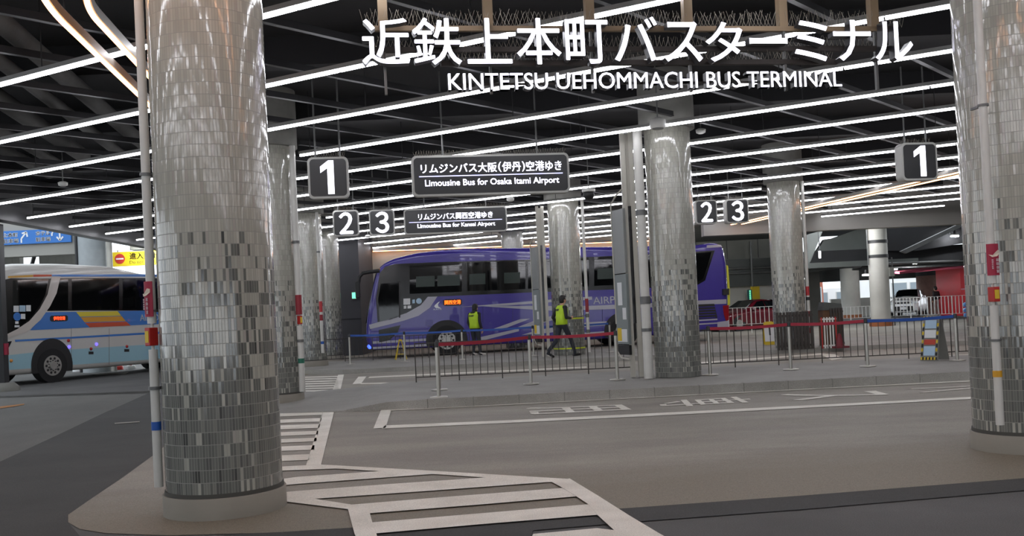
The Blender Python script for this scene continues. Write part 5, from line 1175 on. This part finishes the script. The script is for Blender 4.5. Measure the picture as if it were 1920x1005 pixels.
# ================================================================== cars
M_CGL = mat('car_glass', '#0c0f12', .05, coat=.5, spec=.7)
def car(label, loc, heading, st, paint, width, wheels, face, wr=.33):
    """st: stations (x, sill, belt, roof, half width, half roof width); x=0 is the nose and the car heads along local -x"""
    t = thing('car', label, 'car', loc, math.atan2(-heading[1], -heading[0])); mb = MB(); n = 13
    def ring(s):
        x, zs, zb, zr, w, wr_ = s; m = zs + (zb - zs) * .45
        half = [(0, zs), (w * .82, zs), (w * .97, zs + .09), (w, m), (w * .98, zb - .03), (w * .94, zb), (wr_ + (w * .94 - wr_) * .02, zr - .05 if zr - zb > .06 else zr), (wr_ * .82, zr), (0, zr + .015)]
        return [(x, y, z) for y, z in half] + [(x, -y, z) for y, z in half[-2:0:-1]]
    R = [ring(s) for s in st]; k = len(R[0])
    mb.add([p for r in R for p in r], [(a * k + i, a * k + (i + 1) % k, (a + 1) * k + (i + 1) % k, (a + 1) * k + i) for a in range(len(R) - 1) for i in range(k)], 0, True)
    mb.add(R[0], [tuple(range(k))]); mb.add(R[-1], [tuple(range(k))[::-1]])
    b = mb.build('body', paint, t); sb = b.modifiers.new('round', 'SUBSURF'); sb.levels = 1; sb.render_levels = 2
    es = b.modifiers.new('edge', 'EDGE_SPLIT'); b.modifiers.remove(es)
    def pane(name, quad, m=M_CGL, off=.012):
        q = [Vector(p) for p in quad]; nn = (q[1] - q[0]).cross(q[2] - q[0]).normalized(); c = sum(q, Vector()) / len(q)
        if nn.dot(c - Vector((st[len(st) // 2][0], 0, .8))) < 0: nn = -nn
        return MB().prism([p + nn * (off - .03) for p in q], nn, .034).build(name, m, t)
    for i, (a, bb, nm) in enumerate(face['screens']):
        A, B = st[a], st[bb]; f = .9; lo = lambda s: max(s[2], .01)
        za, zb2 = (A[3], B[3]); ya, yb = (A[5], B[5]); e = .06
        pane(nm, [(A[0] + (B[0] - A[0]) * e, -ya * f, za + (zb2 - za) * e + .012), (A[0] + (B[0] - A[0]) * e, ya * f, za + (zb2 - za) * e + .012), (B[0] - (B[0] - A[0]) * e, yb * f, zb2 - (zb2 - za) * e + .012), (B[0] - (B[0] - A[0]) * e, -yb * f, zb2 - (zb2 - za) * e + .012)])
    for poly in face['sides']:
        for s in (-1, 1):
            q = []
            for x, z in poly:
                for a in range(len(st) - 1):
                    if st[a][0] <= x <= st[a + 1][0]:
                        u = (x - st[a][0]) / (st[a + 1][0] - st[a][0]); L = [st[a][i] * (1 - u) + st[a + 1][i] * u for i in range(6)]; break
                h = (z - L[2]) / max(.05, L[3] - L[2]); q.append((x, s * ((L[4] * .94) * (1 - h) + L[5] * h - .01), z))
            pane('side_window', q)
    for x in wheels:
        for s in (-1, 1):
            y = s * (width / 2 - .02); a = MB().cyl((x, y, wr), (x, y - s * .2, wr), wr, 28).build('wheel', M_TYRE, t, bevel=.02)
            MB().cyl((x, y + s * .012, wr), (x, y - s * .02, wr), wr * .62, 24).build('rim', M_RIM, a)
            MB().cyl((x, y - s * .0 + s * .004, wr + .01), (x, y - s * .05, wr + .01), wr * 1.16, 28).build('wheel_arch', M_BLACK, t)
    for nm, lo, hi, m in face['nose']: MB().box(lo, hi).build(nm, m, t, bevel=.02)
    return t
M_HEAD = mat('lamp_lens', '#d9dde0', .1, coat=.5); M_WCAR = mat('white_car_paint', '#f2f3f5', .25, coat=.5); M_MAR = mat('maroon_car_paint', '#5e1420', .2, coat=.6)
st = [(0, .32, .62, .66, .62, .55), (.08, .24, .80, .86, .80, .66), (.35, .22, .93, 1.0, .84, .70), (1.0, .22, 1.0, 1.08, .845, .72), (1.25, .22, 1.02, 1.12, .845, .70), (1.95, .22, 1.04, 1.58, .845, .58), (2.5, .22, 1.05, 1.62, .845, .59), (3.4, .22, 1.07, 1.60, .845, .58), (3.75, .24, 1.05, 1.45, .83, .57), (3.93, .28, .95, 1.05, .80, .62), (3.99, .34, .7, .8, .7, .55)]
q = aty(1692, 592, 56.0)
car('white compact SUV parked facing forward behind the white railing', (q[0] - .25, 55.2, gz(55.5)), (-.52, -.854), st, M_WCAR, 1.69, (.78, 3.3),
    dict(screens=[(4, 5, 'windscreen'), (8, 9, 'rear_window')], sides=[[(1.55, 1.1), (2.05, 1.5), (2.55, 1.53), (2.55, 1.1)], [(2.62, 1.1), (2.62, 1.53), (3.35, 1.5), (3.55, 1.15)]],
         nose=[('grille', (-.03, -.52, .34), (.12, .52, .62), M_BLACK), ('number_plate', (-.05, -.17, .42), (-.02, .17, .58), M_PAPER), ('headlamp', (.0, -.80, .74), (.25, -.45, .88), M_HEAD), ('headlamp', (.0, .45, .74), (.25, .80, .88), M_HEAD), ('upper_grille', (.0, -.43, .76), (.14, .43, .86), M_BLACK),
               ('fog_lamp', (-.0, -.76, .36), (.14, -.6, .5), M_HEAD), ('fog_lamp', (-.0, .6, .36), (.14, .76, .5), M_HEAD), ('mirror', (1.5, -1.0, 1.06), (1.66, -.82, 1.2), M_WCAR), ('mirror', (1.5, .82, 1.06), (1.66, 1.0, 1.2), M_WCAR)]))
st = [(0, .30, .55, .6, .6, .5), (.1, .2, .68, .74, .82, .64), (.5, .18, .78, .86, .88, .70), (1.3, .18, .88, .95, .89, .72), (1.45, .18, .9, .98, .89, .71), (2.25, .18, .92, 1.42, .89, .56), (2.7, .18, .93, 1.47, .89, .57), (3.3, .18, .94, 1.42, .89, .56), (4.1, .18, .95, 1.06, .88, .66), (4.55, .22, .90, 1.0, .85, .68), (4.7, .32, .7, .85, .75, .6)]
q = aty(1404, 600, 45.0)
car('maroon saloon car partly hidden between the purple bus tail and a tiled column', (q[0] - 1.9, 44.3, gz(45)), (-.86, -.5), st, M_MAR, 1.78, (.9, 3.7),
    dict(screens=[(4, 5, 'windscreen'), (7, 8, 'rear_window')], sides=[[(1.75, .97), (2.3, 1.33), (2.68, 1.37), (2.68, .98)], [(2.74, .98), (2.74, 1.37), (3.25, 1.33), (3.75, 1.02)]],
         nose=[('headlamp', (.02, -.82, .6), (.3, -.5, .72), M_HEAD), ('headlamp', (.02, .5, .6), (.3, .82, .72), M_HEAD), ('grille', (-.03, -.4, .35), (.1, .4, .6), M_BLACK), ('mirror', (1.75, -1.02, .95), (1.9, -.86, 1.07), M_MAR), ('mirror', (1.75, .86, .95), (1.9, 1.02, 1.07), M_MAR)]))
